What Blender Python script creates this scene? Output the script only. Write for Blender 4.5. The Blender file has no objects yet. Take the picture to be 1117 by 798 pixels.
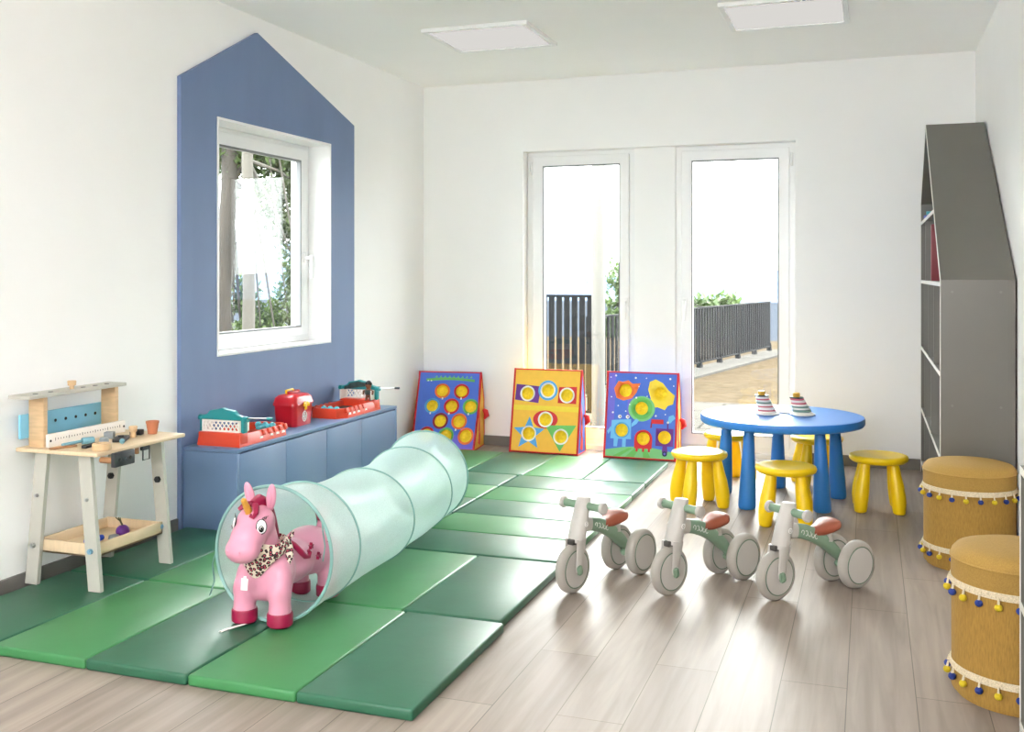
import bpy, bmesh, math, random
from mathutils import Vector, Matrix
from mathutils.geometry import delaunay_2d_cdt
random.seed(7)
S = bpy.context.scene
COL = S.collection
PI = math.pi

# ------------------------------------------------------------------ camera, world, sun, lamps, exposure
S.view_settings.view_transform = 'Standard'
S.view_settings.look = 'None'
S.view_settings.gamma = 1.0
S.view_settings.use_curve_mapping = False
S.view_settings.exposure = 1.74
S.cycles.max_bounces = 14
S.cycles.diffuse_bounces = 8
S.cycles.glossy_bounces = 5
S.cycles.transparent_max_bounces = 24
S.cycles.transmission_bounces = 8
S.cycles.sample_clamp_indirect = 6.0
S.cycles.use_denoising = True

cd = bpy.data.cameras.new('camera')
cam = bpy.data.objects.new('camera', cd)
COL.objects.link(cam)
cam.location = (3.218, -7.137, 1.27)
cam.rotation_euler = (math.radians(90), 0, math.radians(19.33))
cd.sensor_width = 36.0
cd.sensor_fit = 'HORIZONTAL'
cd.lens = 36.0 * 1113.0 / 1117.0
cd.shift_x = 0.0
cd.shift_y = -(399.0 - 299.5) / 1117.0
cd.clip_start = 0.05
cd.clip_end = 500
S.camera = cam

SKY = 5.2          # bright hazy sky
SUN_E = 5.0        # hazy sun beyond the garden doors
CEIL_L = 0.21       # ceiling panels
w = bpy.data.worlds.new('world'); S.world = w; w.use_nodes = True
nt = w.node_tree; nt.nodes.clear()
wo = nt.nodes.new('ShaderNodeOutputWorld'); wb = nt.nodes.new('ShaderNodeBackground')
tc = nt.nodes.new('ShaderNodeTexCoord'); sx = nt.nodes.new('ShaderNodeSeparateXYZ')
rp = nt.nodes.new('ShaderNodeValToRGB')
rp.color_ramp.elements[0].position = 0.47; rp.color_ramp.elements[0].color = (0.62, 0.66, 0.66, 1)
rp.color_ramp.elements[1].position = 0.55; rp.color_ramp.elements[1].color = (0.96, 0.98, 1.0, 1)
mr = nt.nodes.new('ShaderNodeMapRange'); mr.inputs[1].default_value = -1; mr.inputs[2].default_value = 1
nt.links.new(tc.outputs['Generated'], sx.inputs[0]); nt.links.new(sx.outputs['Z'], mr.inputs[0])
nt.links.new(mr.outputs[0], rp.inputs[0]); nt.links.new(rp.outputs[0], wb.inputs[0])
wb.inputs[1].default_value = SKY
nt.links.new(wb.outputs[0], wo.inputs[0])

sd = bpy.data.lights.new('hazy_sun', 'SUN'); sd.energy = SUN_E; sd.angle = math.radians(50); sd.color = (1, 0.97, 0.93)
sun = bpy.data.objects.new('hazy_sun', sd); COL.objects.link(sun)
_el, _az = math.radians(36), math.radians(6)      # from beyond the doors, a little from the left
sun.rotation_euler = Vector((math.sin(_az)*math.cos(_el), -math.cos(_az)*math.cos(_el), -math.sin(_el))).to_track_quat('-Z', 'Y').to_euler()
sun.location = (0, 12, 9)

# ------------------------------------------------------------------ materials
def s2l(c):
    return tuple(((v/255)/12.92 if v/255 <= .04045 else ((v/255+.055)/1.055)**2.4) for v in c)
MATS = {}
def mat(name, rgb, rough=.5, var=.0, scale=20, metal=0, spec=.5, bump=0, bscale=200, coat=0, stretch=None, sss=0):
    """plain principled surface with a procedural tone variation and an optional fine bump"""
    m = bpy.data.materials.new(name); m.use_nodes = True
    n = m.node_tree; b = n.nodes['Principled BSDF']
    c = s2l(rgb)
    b.inputs['Roughness'].default_value = rough
    b.inputs['Metallic'].default_value = metal
    b.inputs['Specular IOR Level'].default_value = spec
    if coat: b.inputs['Coat Weight'].default_value = coat; b.inputs['Coat Roughness'].default_value = .15
    t = n.nodes.new('ShaderNodeTexCoord'); mp = n.nodes.new('ShaderNodeMapping')
    n.links.new(t.outputs['Object'], mp.inputs[0])
    if stretch: mp.inputs['Scale'].default_value = stretch
    nz = n.nodes.new('ShaderNodeTexNoise'); nz.inputs['Scale'].default_value = scale; nz.inputs['Detail'].default_value = 5
    n.links.new(mp.outputs[0], nz.inputs['Vector'])
    r = n.nodes.new('ShaderNodeValToRGB')
    v = max(var, .01)
    r.color_ramp.elements[0].position = .3; r.color_ramp.elements[1].position = .7
    r.color_ramp.elements[0].color = (*[x*(1-v) for x in c], 1)
    r.color_ramp.elements[1].color = (*[min(1, x*(1+v)) for x in c], 1)
    n.links.new(nz.outputs['Fac'], r.inputs[0]); n.links.new(r.outputs[0], b.inputs['Base Color'])
    if bump:
        n2 = n.nodes.new('ShaderNodeTexNoise'); n2.inputs['Scale'].default_value = bscale; n2.inputs['Detail'].default_value = 3
        n.links.new(mp.outputs[0], n2.inputs['Vector'])
        bp = n.nodes.new('ShaderNodeBump'); bp.inputs['Strength'].default_value = bump; bp.inputs['Distance'].default_value = .004
        n.links.new(n2.outputs['Fac'], bp.inputs['Height']); n.links.new(bp.outputs[0], b.inputs['Normal'])
    MATS[name] = m
    return m

def brick_mat(name, c1, c2, cm, bw, bh, mortar, swap, rough, grain=0.0, gscale=(40, 2, 1), bump=0, spec=.5):
    m = bpy.data.materials.new(name); m.use_nodes = True
    n = m.node_tree; b = n.nodes['Principled BSDF']
    t = n.nodes.new('ShaderNodeTexCoord'); src = t.outputs['Object']
    if swap:
        s = n.nodes.new('ShaderNodeSeparateXYZ'); q = n.nodes.new('ShaderNodeCombineXYZ')
        n.links.new(src, s.inputs[0]); n.links.new(s.outputs['Y'], q.inputs['X']); n.links.new(s.outputs['X'], q.inputs['Y'])
        vec = q.outputs[0]
    else: vec = src
    br = n.nodes.new('ShaderNodeTexBrick')
    br.offset = .37; br.offset_frequency = 2
    br.inputs['Color1'].default_value = (*s2l(c1), 1); br.inputs['Color2'].default_value = (*s2l(c2), 1)
    br.inputs['Mortar'].default_value = (*s2l(cm), 1)
    br.inputs['Scale'].default_value = 1; br.inputs['Mortar Size'].default_value = mortar; br.inputs['Mortar Smooth'].default_value = .2
    br.inputs['Brick Width'].default_value = bw; br.inputs['Row Height'].default_value = bh
    br.inputs['Bias'].default_value = 0
    n.links.new(vec, br.inputs['Vector'])
    out = br.outputs['Color']
    if grain:
        mp = n.nodes.new('ShaderNodeMapping'); mp.inputs['Scale'].default_value = gscale
        n.links.new(src, mp.inputs[0])
        nz = n.nodes.new('ShaderNodeTexNoise'); nz.inputs['Scale'].default_value = 1; nz.inputs['Detail'].default_value = 7
        nz.inputs['Distortion'].default_value = .6
        n.links.new(mp.outputs[0], nz.inputs['Vector'])
        r = n.nodes.new('ShaderNodeValToRGB')
        r.color_ramp.elements[0].position = .32; r.color_ramp.elements[1].position = .68
        r.color_ramp.elements[0].color = (*[1-grain]*3, 1); r.color_ramp.elements[1].color = (*[1+grain*.35]*3, 1)
        n.links.new(nz.outputs['Fac'], r.inputs[0])
        mx = n.nodes.new('ShaderNodeMix'); mx.data_type = 'RGBA'; mx.blend_type = 'MULTIPLY'; mx.inputs[0].default_value = 1
        n.links.new(out, mx.inputs[6]); n.links.new(r.outputs[0], mx.inputs[7]); out = mx.outputs[2]
    n.links.new(out, b.inputs['Base Color'])
    b.inputs['Roughness'].default_value = rough; b.inputs['Specular IOR Level'].default_value = spec
    if bump:
        bp = n.nodes.new('ShaderNodeBump'); bp.inputs['Strength'].default_value = bump; bp.inputs['Distance'].default_value = .002
        iv = n.nodes.new('ShaderNodeMath'); iv.operation = 'SUBTRACT'; iv.inputs[0].default_value = 1
        n.links.new(br.outputs['Fac'], iv.inputs[1]); n.links.new(iv.outputs[0], bp.inputs['Height'])
        n.links.new(bp.outputs[0], b.inputs['Normal'])
    MATS[name] = m
    return m

def emit_mat(name, rgb, strength):
    m = bpy.data.materials.new(name); m.use_nodes = True; n = m.node_tree; n.nodes.clear()
    o = n.nodes.new('ShaderNodeOutputMaterial'); e = n.nodes.new('ShaderNodeEmission')
    e.inputs[0].default_value = (*rgb, 1); e.inputs[1].default_value = strength
    n.links.new(e.outputs[0], o.inputs[0]); MATS[name] = m; return m

def glass_mat(name):
    m = bpy.data.materials.new(name); m.use_nodes = True; n = m.node_tree; n.nodes.clear()
    o = n.nodes.new('ShaderNodeOutputMaterial'); t = n.nodes.new('ShaderNodeBsdfTransparent'); g = n.nodes.new('ShaderNodeBsdfGlossy')
    t.inputs[0].default_value = (.94, .96, .95, 1); g.inputs['Roughness'].default_value = .01
    lw = n.nodes.new('ShaderNodeLayerWeight'); lw.inputs[0].default_value = .5
    pw = n.nodes.new('ShaderNodeMath'); pw.operation = 'POWER'; pw.inputs[1].default_value = 5; n.links.new(lw.outputs['Facing'], pw.inputs[0])
    f = n.nodes.new('ShaderNodeMath'); f.operation = 'MULTIPLY_ADD'; f.inputs[1].default_value = .9; f.inputs[2].default_value = .022; n.links.new(pw.outputs[0], f.inputs[0])
    x = n.nodes.new('ShaderNodeMixShader')
    n.links.new(f.outputs[0], x.inputs[0]); n.links.new(t.outputs[0], x.inputs[1]); n.links.new(g.outputs[0], x.inputs[2])
    n.links.new(x.outputs[0], o.inputs[0]); MATS[name] = m; return m

def mesh_fabric(name, rgb, clear):
    """thin see-through netting: a share of the light passes straight, the rest is scattered on both sides"""
    m = bpy.data.materials.new(name); m.use_nodes = True; n = m.node_tree; n.nodes.clear()
    c = s2l(rgb)
    o = n.nodes.new('ShaderNodeOutputMaterial'); t = n.nodes.new('ShaderNodeBsdfTransparent')
    d = n.nodes.new('ShaderNodeBsdfDiffuse'); tl = n.nodes.new('ShaderNodeBsdfTranslucent'); gl = n.nodes.new('ShaderNodeBsdfGlossy')
    d.inputs[0].default_value = (*c, 1); tl.inputs[0].default_value = (*c, 1); gl.inputs[0].default_value = (.85, .95, .93, 1); gl.inputs['Roughness'].default_value = .35
    x = n.nodes.new('ShaderNodeMixShader'); x.inputs[0].default_value = .45
    y = n.nodes.new('ShaderNodeMixShader'); y.inputs[0].default_value = .05
    z = n.nodes.new('ShaderNodeMixShader')
    tc = n.nodes.new('ShaderNodeTexCoord'); wv = n.nodes.new('ShaderNodeTexNoise'); wv.inputs['Scale'].default_value = 240
    n.links.new(tc.outputs['Object'], wv.inputs['Vector'])
    mr = n.nodes.new('ShaderNodeMapRange'); mr.inputs[1].default_value = .3; mr.inputs[2].default_value = .7
    mr.inputs[3].default_value = clear-.06; mr.inputs[4].default_value = clear+.06
    n.links.new(wv.outputs['Fac'], mr.inputs[0]); n.links.new(mr.outputs[0], z.inputs[0])
    n.links.new(d.outputs[0], x.inputs[1]); n.links.new(tl.outputs[0], x.inputs[2])
    n.links.new(x.outputs[0], y.inputs[1]); n.links.new(gl.outputs[0], y.inputs[2])
    n.links.new(y.outputs[0], z.inputs[1]); n.links.new(t.outputs[0], z.inputs[2])
    n.links.new(z.outputs[0], o.inputs[0]); MATS[name] = m; return m

def leaf_mat(name, a, b_):
    m = mat(name, a, .55); n = m.node_tree; b = n.nodes['Principled BSDF']
    r = [x for x in n.nodes if x.type == 'VALTORGB'][0]
    r.color_ramp.elements[0].color = (*s2l(a), 1); r.color_ramp.elements[1].color = (*s2l(b_), 1)
    [x for x in n.nodes if x.type == 'TEX_NOISE'][0].inputs['Scale'].default_value = 3
    tl = n.nodes.new('ShaderNodeBsdfTranslucent'); n.links.new(r.outputs[0], tl.inputs[0])
    x = n.nodes.new('ShaderNodeMixShader'); x.inputs[0].default_value = .45
    o = n.nodes['Material Output']
    n.links.new(b.outputs[0], x.inputs[1]); n.links.new(tl.outputs[0], x.inputs[2]); n.links.new(x.outputs[0], o.inputs[0])
    return m

mat('wall_paint', (246, 245, 244), .75, .008, 3, bump=.05, bscale=120)
mat('ceiling_paint', (251, 250, 248), .8, .008, 3)
brick_mat('floor_planks', (158, 145, 134), (147, 134, 124), (104, 95, 87), 1.28, .197, .0016, True, .46, .22, (26, 1.6, 1), .25, spec=.32)
mat('skirting_grey', (112, 108, 104), .5, .02)
mat('white_plastic', (240, 240, 240), .32, .005)
mat('white_gasket', (120, 122, 124), .5)
mat('panel_blue', (110, 130, 168), .55, .05, 5, bump=.06, bscale=60, stretch=(1, 1, .3))
mat('cabinet_blue', (106, 131, 167), .42, .03, 4)
mat('mat_dark', (40, 94, 69), .42, .06, 5, bump=.25, bscale=9)
mat('mat_light', (60, 126, 75), .42, .05, 5, bump=.25, bscale=9)
mat('mat_side', (34, 96, 62), .45, .04)
mat('wood_light', (206, 174, 134), .5, .10, 14, stretch=(1, .25, 6))
mat('wood_pale', (216, 192, 158), .5, .06, 14, stretch=(6, .5, 1))
mat('bench_grey', (182, 180, 170), .5, .02)
mat('bench_white', (238, 232, 224), .5, .02)
mat('sky_blue', (130, 196, 226), .45, .02)
mat('black_rubber', (28, 28, 30), .5, .05)
mat('steel', (170, 172, 172), .3, .02, metal=.9)
mat('bolt_blue', (112, 156, 184), .4, .03)
mat('wood_brown', (168, 122, 84), .5, .08)
mat('terracotta', (186, 114, 80), .6, .05)
mat('tool_grey', (138, 144, 148), .5, .03)
mat('tool_blue', (120, 170, 186), .45, .03)
mat('slate', (38, 40, 43), .5, .05)
mat('royal_blue', (30, 70, 190), .45, .05)
mat('purple', (96, 40, 130), .4, .05)
mat('stem_green', (70, 76, 44), .6, .1)
mat('orange_red', (222, 70, 42), .35, .02)
mat('teal', (36, 142, 146), .35, .03)
mat('aqua', (88, 186, 200), .35, .03)
mat('case_red', (196, 24, 38), .28, .02, coat=.3)
mat('case_red_dark', (170, 18, 32), .3, .02)
mat('bright_yellow', (248, 196, 22), .35, .02)
mat('skin_brown', (120, 76, 54), .5, .1, 60)
mat('print_dark', (54, 70, 66), .5, .5, 70)
mat('tunnel_band', (128, 170, 164), .5, .03)
mesh_fabric('tunnel_net', (232, 253, 250), .27)
mat('pink', (214, 146, 168), .30, .02, spec=.4)
mat('magenta', (150, 18, 64), .35, .03)
mat('horn_gold', (206, 150, 60), .4, .05)
mat('eye_white', (245, 243, 240), .3)
mat('eye_black', (14, 12, 14), .25)
mat('label_white', (236, 234, 230), .6, .02)
mat('stool_yellow', (244, 204, 8), .36, .015)
mat('table_blue', (44, 124, 206), .38, .015)
mat('toy_white', (240, 236, 228), .45); mat('toy_pink', (206, 96, 112), .45); mat('toy_green', (110, 140, 130), .45)
mat('toy_dark', (40, 62, 56), .45); mat('toy_gold', (206, 160, 60), .4)
mat('bike_white', (184, 179, 173), .42, .01); mat('bike_tyre', (164, 158, 150), .6, .02)
mat('bike_green', (124, 150, 126), .45, .02); mat('bike_line', (92, 112, 94), .5)
mat('bike_seat', (150, 76, 52), .45, .04, bump=.15, bscale=300)
mat('bike_dark', (74, 70, 66), .5)
mat('pouf_fabric', (154, 118, 50), .85, .16, 240, bump=.35, bscale=420, stretch=(1, 1, .18))
mat('pouf_lid', (166, 131, 64), .85, .12, 240, bump=.3, bscale=420)
mat('braid', (206, 192, 164), .8, .25, 260)
mat('pompom_yellow', (204, 178, 26), .8, .1, 200, bump=.5, bscale=300); mat('pompom_blue', (36, 56, 132), .8, .1, 200, bump=.5, bscale=300)
mat('case_grey', (104, 101, 94), .32, .02, 6, spec=.7); mat('case_grey_inner', (120, 118, 112), .5, .02, 6); mat('edge_light', (222, 220, 214), .4)
mat('folder_maroon', (128, 40, 50), .5, .05)
mat('paper', (236, 232, 222), .6)
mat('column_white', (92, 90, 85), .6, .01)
mat('fence_dark', (20, 21, 23), .7, .03, spec=.1)
brick_mat('paving', (76, 73, 69), (71, 69, 65), (50, 48, 45), .6, .6, .014, False, 1, .12, (14, 14, 1), spec=0)
mat('gravel_sand', (64, 56, 45), 1, spec=0, var=.25, scale=9, bump=.6, bscale=30)
mat('concrete', (74, 72, 69), 1, .08, 8, spec=0)
mat('asphalt', (48, 52, 58), 1, .06, 2, spec=0)
mat('bark', (44, 39, 33), .9, .3, 12, bump=.8, bscale=30, stretch=(1, 1, .2))
mat('bark_pale', (72, 68, 61), .9, .2, 12, bump=.6, bscale=30, stretch=(1, 1, .2))
mat('hill_haze_blue', (78, 94, 116), 1, .1, .2, spec=0)  # blue haze of distance is mixed into the hill colour
mat('car_red', (150, 30, 34), .3); mat('car_dark', (44, 56, 84), .3)
leaf_mat('leaf_a', (58, 78, 42), (92, 110, 64)); leaf_mat('leaf_b', (62, 80, 40), (98, 112, 64)); leaf_mat('leaf_dark', (48, 66, 34), (84, 100, 54))
glass_mat('pane_glass')
emit_mat('lamp_diffuser', (1, .975, .93), CEIL_L)
for nm, c in dict(f_blue=(72, 112, 214), f_yellow=(244, 190, 62), f_bright=(250, 208, 28), f_red=(208, 32, 40), f_orange=(238, 118, 54), f_green=(104, 186, 92),
                  f_sky=(82, 164, 222), f_purple=(104, 40, 138), f_white=(242, 240, 236), f_maroon=(150, 30, 60), f_mint=(120, 196, 130), f_navy=(30, 40, 90),
                  f_violet=(110, 104, 214), f_lemon=(244, 214, 60), f_ltblue=(110, 186, 236), f_flame=(232, 70, 40)).items():
    mat(nm, c, .62, .03, 30, bump=.08, bscale=90)
mat('net_yellow', (250, 214, 44), .55, .12, 60, bump=.5, bscale=60)
# leopard-like scarf print
def scarf_mat():
    m = mat('scarf_print', (226, 200, 190), .8); n = m.node_tree; b = n.nodes['Principled BSDF']
    t = n.nodes.new('ShaderNodeTexCoord'); v = n.nodes.new('ShaderNodeTexVoronoi'); v.inputs['Scale'].default_value = 80
    n.links.new(t.outputs['Object'], v.inputs['Vector'])
    r = n.nodes.new('ShaderNodeValToRGB'); r.color_ramp.interpolation = 'CONSTANT'
    e = r.color_ramp.elements; e[0].position = 0; e[0].color = (*s2l((200, 70, 100)), 1); e[1].position = .26; e[1].color = (*s2l((52, 36, 36)), 1)
    x = e.new(.52); x.color = (*s2l((230, 214, 198)), 1)
    n.links.new(v.outputs['Distance'], r.inputs[0]); n.links.new(r.outputs[0], b.inputs['Base Color'])
scarf_mat()
M = MATS

# ------------------------------------------------------------------ mesh helpers
class B:
    def __init__(self): self.bm = bmesh.new()
    def _mi(self, fs, mi):
        if mi:
            for f in fs: f.material_index = mi
    def box(self, c, s, rot=None, bev=0, mi=0, seg=2):
        mtx = Matrix.Translation(c) @ (rot.to_4x4() if rot else Matrix()) @ Matrix.Diagonal((*s, 1))
        r = bmesh.ops.create_cube(self.bm, size=1, matrix=mtx)
        vs = r['verts']; fs = list({f for v in vs for f in v.link_faces})
        self._mi(fs, mi)
        if bev:
            es = list({e for v in vs for e in v.link_edges})
            q = bmesh.ops.bevel(self.bm, geom=es, offset=bev, segments=seg, profile=.5, affect='EDGES')
            self._mi(q['faces'], mi)
        return self
    def rings(self, rings, cap0=True, cap1=True, mi=0, closed=True, loop=False):
        L = [[self.bm.verts.new(p) for p in r] for r in rings]
        n = len(L[0]); fs = []
        prs = list(zip(L, L[1:])) + ([(L[-1], L[0])] if loop else [])
        for a, b in prs:
            for i in range(n if closed else n-1):
                j = (i+1) % n
                fs.append(self.bm.faces.new((a[i], a[j], b[j], b[i])))
        if not loop and closed:
            if cap0: fs.append(self.bm.faces.new(L[0][::-1]))
            if cap1: fs.append(self.bm.faces.new(L[-1]))
        self._mi(fs, mi); return self
    def cyl(self, p0, p1, r0, r1=None, n=24, mi=0, rnd=0):
        p0, p1 = Vector(p0), Vector(p1); r1 = r0 if r1 is None else r1
        d = p1-p0; L = d.length
        prof = [(r0, 0), (r1, L)]
        if rnd: prof = [(r0-rnd, 0), (r0-rnd*.3, rnd*.3), (r0, rnd), (r1, L-rnd), (r1-rnd*.3, L-rnd*.3), (r1-rnd, L)]
        return self.lathe(prof, n, Matrix.Translation(p0) @ d.to_track_quat('Z', 'Y').to_matrix().to_4x4(), mi)
    def lathe(self, prof, n=32, mtx=None, mi=0, cap=True):
        mtx = mtx or Matrix()
        rs = [[mtx @ Vector((max(r, 1e-5)*math.cos(2*PI*i/n), max(r, 1e-5)*math.sin(2*PI*i/n), z)) for i in range(n)] for r, z in prof]
        return self.rings(rs, cap, cap, mi)
    def tube(self, pts, r, n=10, mi=0, closed=False, flat=None):
        pts = [Vector(p) for p in pts]; k = len(pts); rs = []
        up = Vector((0, 0, 1))
        prev = None
        for i, p in enumerate(pts):
            a = pts[(i-1) % k] if (closed or i) else p; b = pts[(i+1) % k] if (closed or i < k-1) else p
            t = (b-a).normalized()
            if prev is None:
                u = t.cross(up) if abs(t.z) < .95 else t.cross(Vector((1, 0, 0)))
            else: u = prev - t*prev.dot(t)
            u.normalize(); prev = u; v = t.cross(u)
            rr = r[i] if isinstance(r, (list, tuple)) else r
            f = flat or 1
            rs.append([p + u*rr*math.cos(2*PI*j/n) + v*rr*f*math.sin(2*PI*j/n) for j in range(n)])
        return self.rings(rs, True, True, mi, loop=closed)
    def ell(self, c, r, rot=None, n=20, mi=0):
        mtx = Matrix.Translation(c) @ (rot.to_4x4() if rot else Matrix()) @ Matrix.Diagonal((*r, 1))
        q = bmesh.ops.create_uvsphere(self.bm, u_segments=n, v_segments=max(8, n*2//3), radius=1, matrix=mtx)
        self._mi({f for v in q['verts'] for f in v.link_faces}, mi); return self
    def prism(self, pts, vec, mi=0):
        vec = Vector(vec); a = [self.bm.verts.new(Vector(p)) for p in pts]; b = [self.bm.verts.new(Vector(p)+vec) for p in pts]
        n = len(a); fs = [self.bm.faces.new(a[::-1]), self.bm.faces.new(b)]
        for i in range(n): fs.append(self.bm.faces.new((a[i], a[(i+1) % n], b[(i+1) % n], b[i])))
        self._mi(fs, mi); return self
    def frame(self, u0, u1, v0, v1, w, f, d, mi=0):
        """rectangular ring between (u0..u1, v0..v1), bar width w (l,r,b,t) and depth d; f maps (u,v,depth) to 3-D"""
        l, r, b, t = w if isinstance(w, tuple) else (w,)*4
        o = [(u0, v0), (u1, v0), (u1, v1), (u0, v1)]; i = [(u0+l, v0+b), (u1-r, v0+b), (u1-r, v1-t), (u0+l, v1-t)]
        V = lambda q, dd: [self.bm.verts.new(Vector(f(x, y, dd))) for x, y in q]
        A, Bq, C, D = V(o, 0), V(i, 0), V(o, d), V(i, d); fs = []
        for k in range(4):
            j = (k+1) % 4
            for quad in ((A[k], A[j], Bq[j], Bq[k]), (D[k], D[j], C[j], C[k]), (A[j], A[k], C[k], C[j]), (Bq[k], Bq[j], D[j], D[k])):
                fs.append(self.bm.faces.new(quad))
        self._mi(fs, mi); return self

def mesh_of(name, b, angle=38, smooth=True):
    me = bpy.data.meshes.new(name)
    bmesh.ops.recalc_face_normals(b.bm, faces=b.bm.faces[:])
    b.bm.to_mesh(me); b.bm.free()
    if smooth:
        for p in me.polygons: p.use_smooth = True
        me.set_sharp_from_angle(angle=math.radians(angle))
    return me
def obj(name, b, mats, parent=None, loc=None, rotz=None, angle=38, bevel=0, smooth=True, label=None):
    me = mesh_of(name, b, angle, smooth) if isinstance(b, B) else b
    for m in (mats if isinstance(mats, (list, tuple)) else [mats]): me.materials.append(M[m])
    o = bpy.data.objects.new(name, me); COL.objects.link(o)
    if parent: o.parent = parent
    if loc: o.location = loc
    if rotz: o.rotation_euler.z = rotz
    if bevel:
        k = o.modifiers.new('bevel', 'BEVEL'); k.width = bevel; k.segments = 2; k.limit_method = 'ANGLE'; k.angle_limit = math.radians(40)
    if label: o['label'] = label
    return o
def tag(o, label, cat, group=None, kind=None):
    o['label'] = label; o['category'] = cat
    if group: o['group'] = group
    if kind: o['kind'] = kind
    return o
def thing(name, label, cat, loc=(0, 0, 0), rotz=0, group=None, kind=None):
    o = bpy.data.objects.new(name, None); COL.objects.link(o); o.empty_display_size = .05
    o.location = loc; o.rotation_euler.z = rotz
    return tag(o, label, cat, group, kind)
def dup(root, loc, rotz=0, label=None):
    def cp(o, parent):
        c = o.copy(); COL.objects.link(c); c.parent = parent
        for ch in list(o.children): cp(ch, c)
        return c
    kids = list(root.children); r = root.copy(); COL.objects.link(r)
    for ch in kids: cp(ch, r)
    r.location = loc; r.rotation_euler.z = rotz
    if label: r['label'] = label
    return r
def baked(b, voxel, smooth_it=6, fac=.6):
    """fuse overlapping solids of a builder into one continuous surface"""
    me = bpy.data.meshes.new('tmp'); bmesh.ops.recalc_face_normals(b.bm, faces=b.bm.faces[:]); b.bm.to_mesh(me); b.bm.free()
    o = bpy.data.objects.new('tmp', me); COL.objects.link(o)
    k = o.modifiers.new('r', 'REMESH'); k.mode = 'VOXEL'; k.voxel_size = voxel
    k = o.modifiers.new('s', 'SMOOTH'); k.iterations = smooth_it; k.factor = fac
    dg = bpy.context.evaluated_depsgraph_get(); dg.update()
    out = bpy.data.meshes.new_from_object(o.evaluated_get(dg)); bpy.data.objects.remove(o); bpy.data.meshes.remove(me)
    for p in out.polygons: p.use_smooth = True
    return out
def RX(a): return Matrix.Rotation(a, 3, 'X')
def RY(a): return Matrix.Rotation(a, 3, 'Y')
def RZ(a): return Matrix.Rotation(a, 3, 'Z')

# ------------------------------------------------------------------ room shell
RW, H, FRONT = 3.855, 2.70, -8.6
b = B(); b.box((RW/2, (FRONT+.0)/2, -.05), (RW+.6, -FRONT+.02, .1)); o = obj('floor', b, 'floor_planks', smooth=False)
tag(o, 'greige wood plank floor', 'floor', kind='structure')
b = B()      # plain ceiling; unseen opening behind the viewer added to brighten the room from above
SL0, SL1, SLX0, SLX1 = -8.3, -7.2, .6, 3.2
for (x0, x1, y0, y1) in ((-.4, RW+.4, SL1, .4), (-.4, RW+.4, FRONT-.4, SL0), (-.4, SLX0, SL0, SL1), (SLX1, RW+.4, SL0, SL1)): b.box(((x0+x1)/2, (y0+y1)/2, H+.1), (x1-x0, y1-y0, .2))
o = obj('ceiling', b, 'ceiling_paint', smooth=False)
tag(o, 'plain white ceiling', 'ceiling', kind='structure')
def wall_x(b, x0, x1, y0, y1, holes):
    """wall slab between x0..x1 along Y with rectangular holes (ya,yb,za,zb)"""
    ya, yb, za, zb = holes
    for (p, q, r, s) in ((y0, ya, 0, H), (yb, y1, 0, H), (ya, yb, 0, za), (ya, yb, zb, H)):
        if q-p > 1e-4 and s-r > 1e-4: b.box(((x0+x1)/2, (p+q)/2, (r+s)/2), (x1-x0, q-p, s-r))
WY0, WY1, WZ0, WZ1 = -2.652, -1.471, .845, 2.09
b = B(); wall_x(b, -.24, 0, FRONT, .34, (WY0, WY1, WZ0, WZ1)); o = obj('wall_left', b, 'wall_paint', smooth=False)
tag(o, 'white wall with the small square window', 'wall', kind='structure')
b = B(); b.box((RW+.1, FRONT/2+.17, H/2), (.2, -FRONT+.34, H)); o = obj('wall_right', b, 'wall_paint', smooth=False)
tag(o, 'white wall behind the grey bookcase', 'wall', kind='structure')
DX0, DX1, DZ = .801, 2.743, 2.178
b = B()
for (x0, x1, z0, z1) in ((0, DX0, 0, H), (DX1, RW, 0, H), (DX0, DX1, DZ, H)): b.box(((x0+x1)/2, .17, (z0+z1)/2), (x1-x0, .34, z1-z0))
o = obj('wall_back', b, 'wall_paint', smooth=False); tag(o, 'white wall with the two glazed garden doors', 'wall', kind='structure')
b = B(); b.box(((1.62+1.915)/2, .2, DZ/2), (.295, .24, DZ)); o = obj('trim_1', b, 'wall_paint'); tag(o, 'white pier panel between the two garden doors', 'pier', kind='structure')
# wall behind the camera; its unseen opening is added to let sky light in
b = B()
for (x0, x1, z0, z1) in ((-.34, .8, 0, H), (2.9, RW, 0, H), (.8, 2.9, 0, 1.45), (.8, 2.9, 2.3, H)): b.box(((x0+x1)/2, FRONT-.1, (z0+z1)/2), (x1-x0, .2, z1-z0))
o = obj('wall_front', b, 'wall_paint', smooth=False); tag(o, 'white wall behind the viewer with an opening added for sky light', 'wall', kind='structure')
SK = .072
b = B(); b.box((.006, (FRONT-2.95)/2, SK/2), (.012, -2.95-FRONT, SK)); b.box((.006, -1.15/2, SK/2), (.012, 1.15, SK))
o = obj('baseboard_left', b, 'skirting_grey'); tag(o, 'dark grey skirting along the window wall', 'skirting', kind='structure')
b = B(); b.box((DX0/2, -.006, SK/2), (DX0, .012, SK)); b.box(((DX1+RW)/2, -.006, SK/2), (RW-DX1, .012, SK))
o = obj('baseboard_back', b, 'skirting_grey'); tag(o, 'dark grey skirting along the door wall', 'skirting', kind='structure')
b = B(); b.box((RW-.006, FRONT/2-.01, SK/2), (.012, -FRONT-.03, SK))
o = obj('baseboard_right', b, 'skirting_grey'); tag(o, 'dark grey skirting behind the bookcase', 'skirting', kind='structure')

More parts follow.
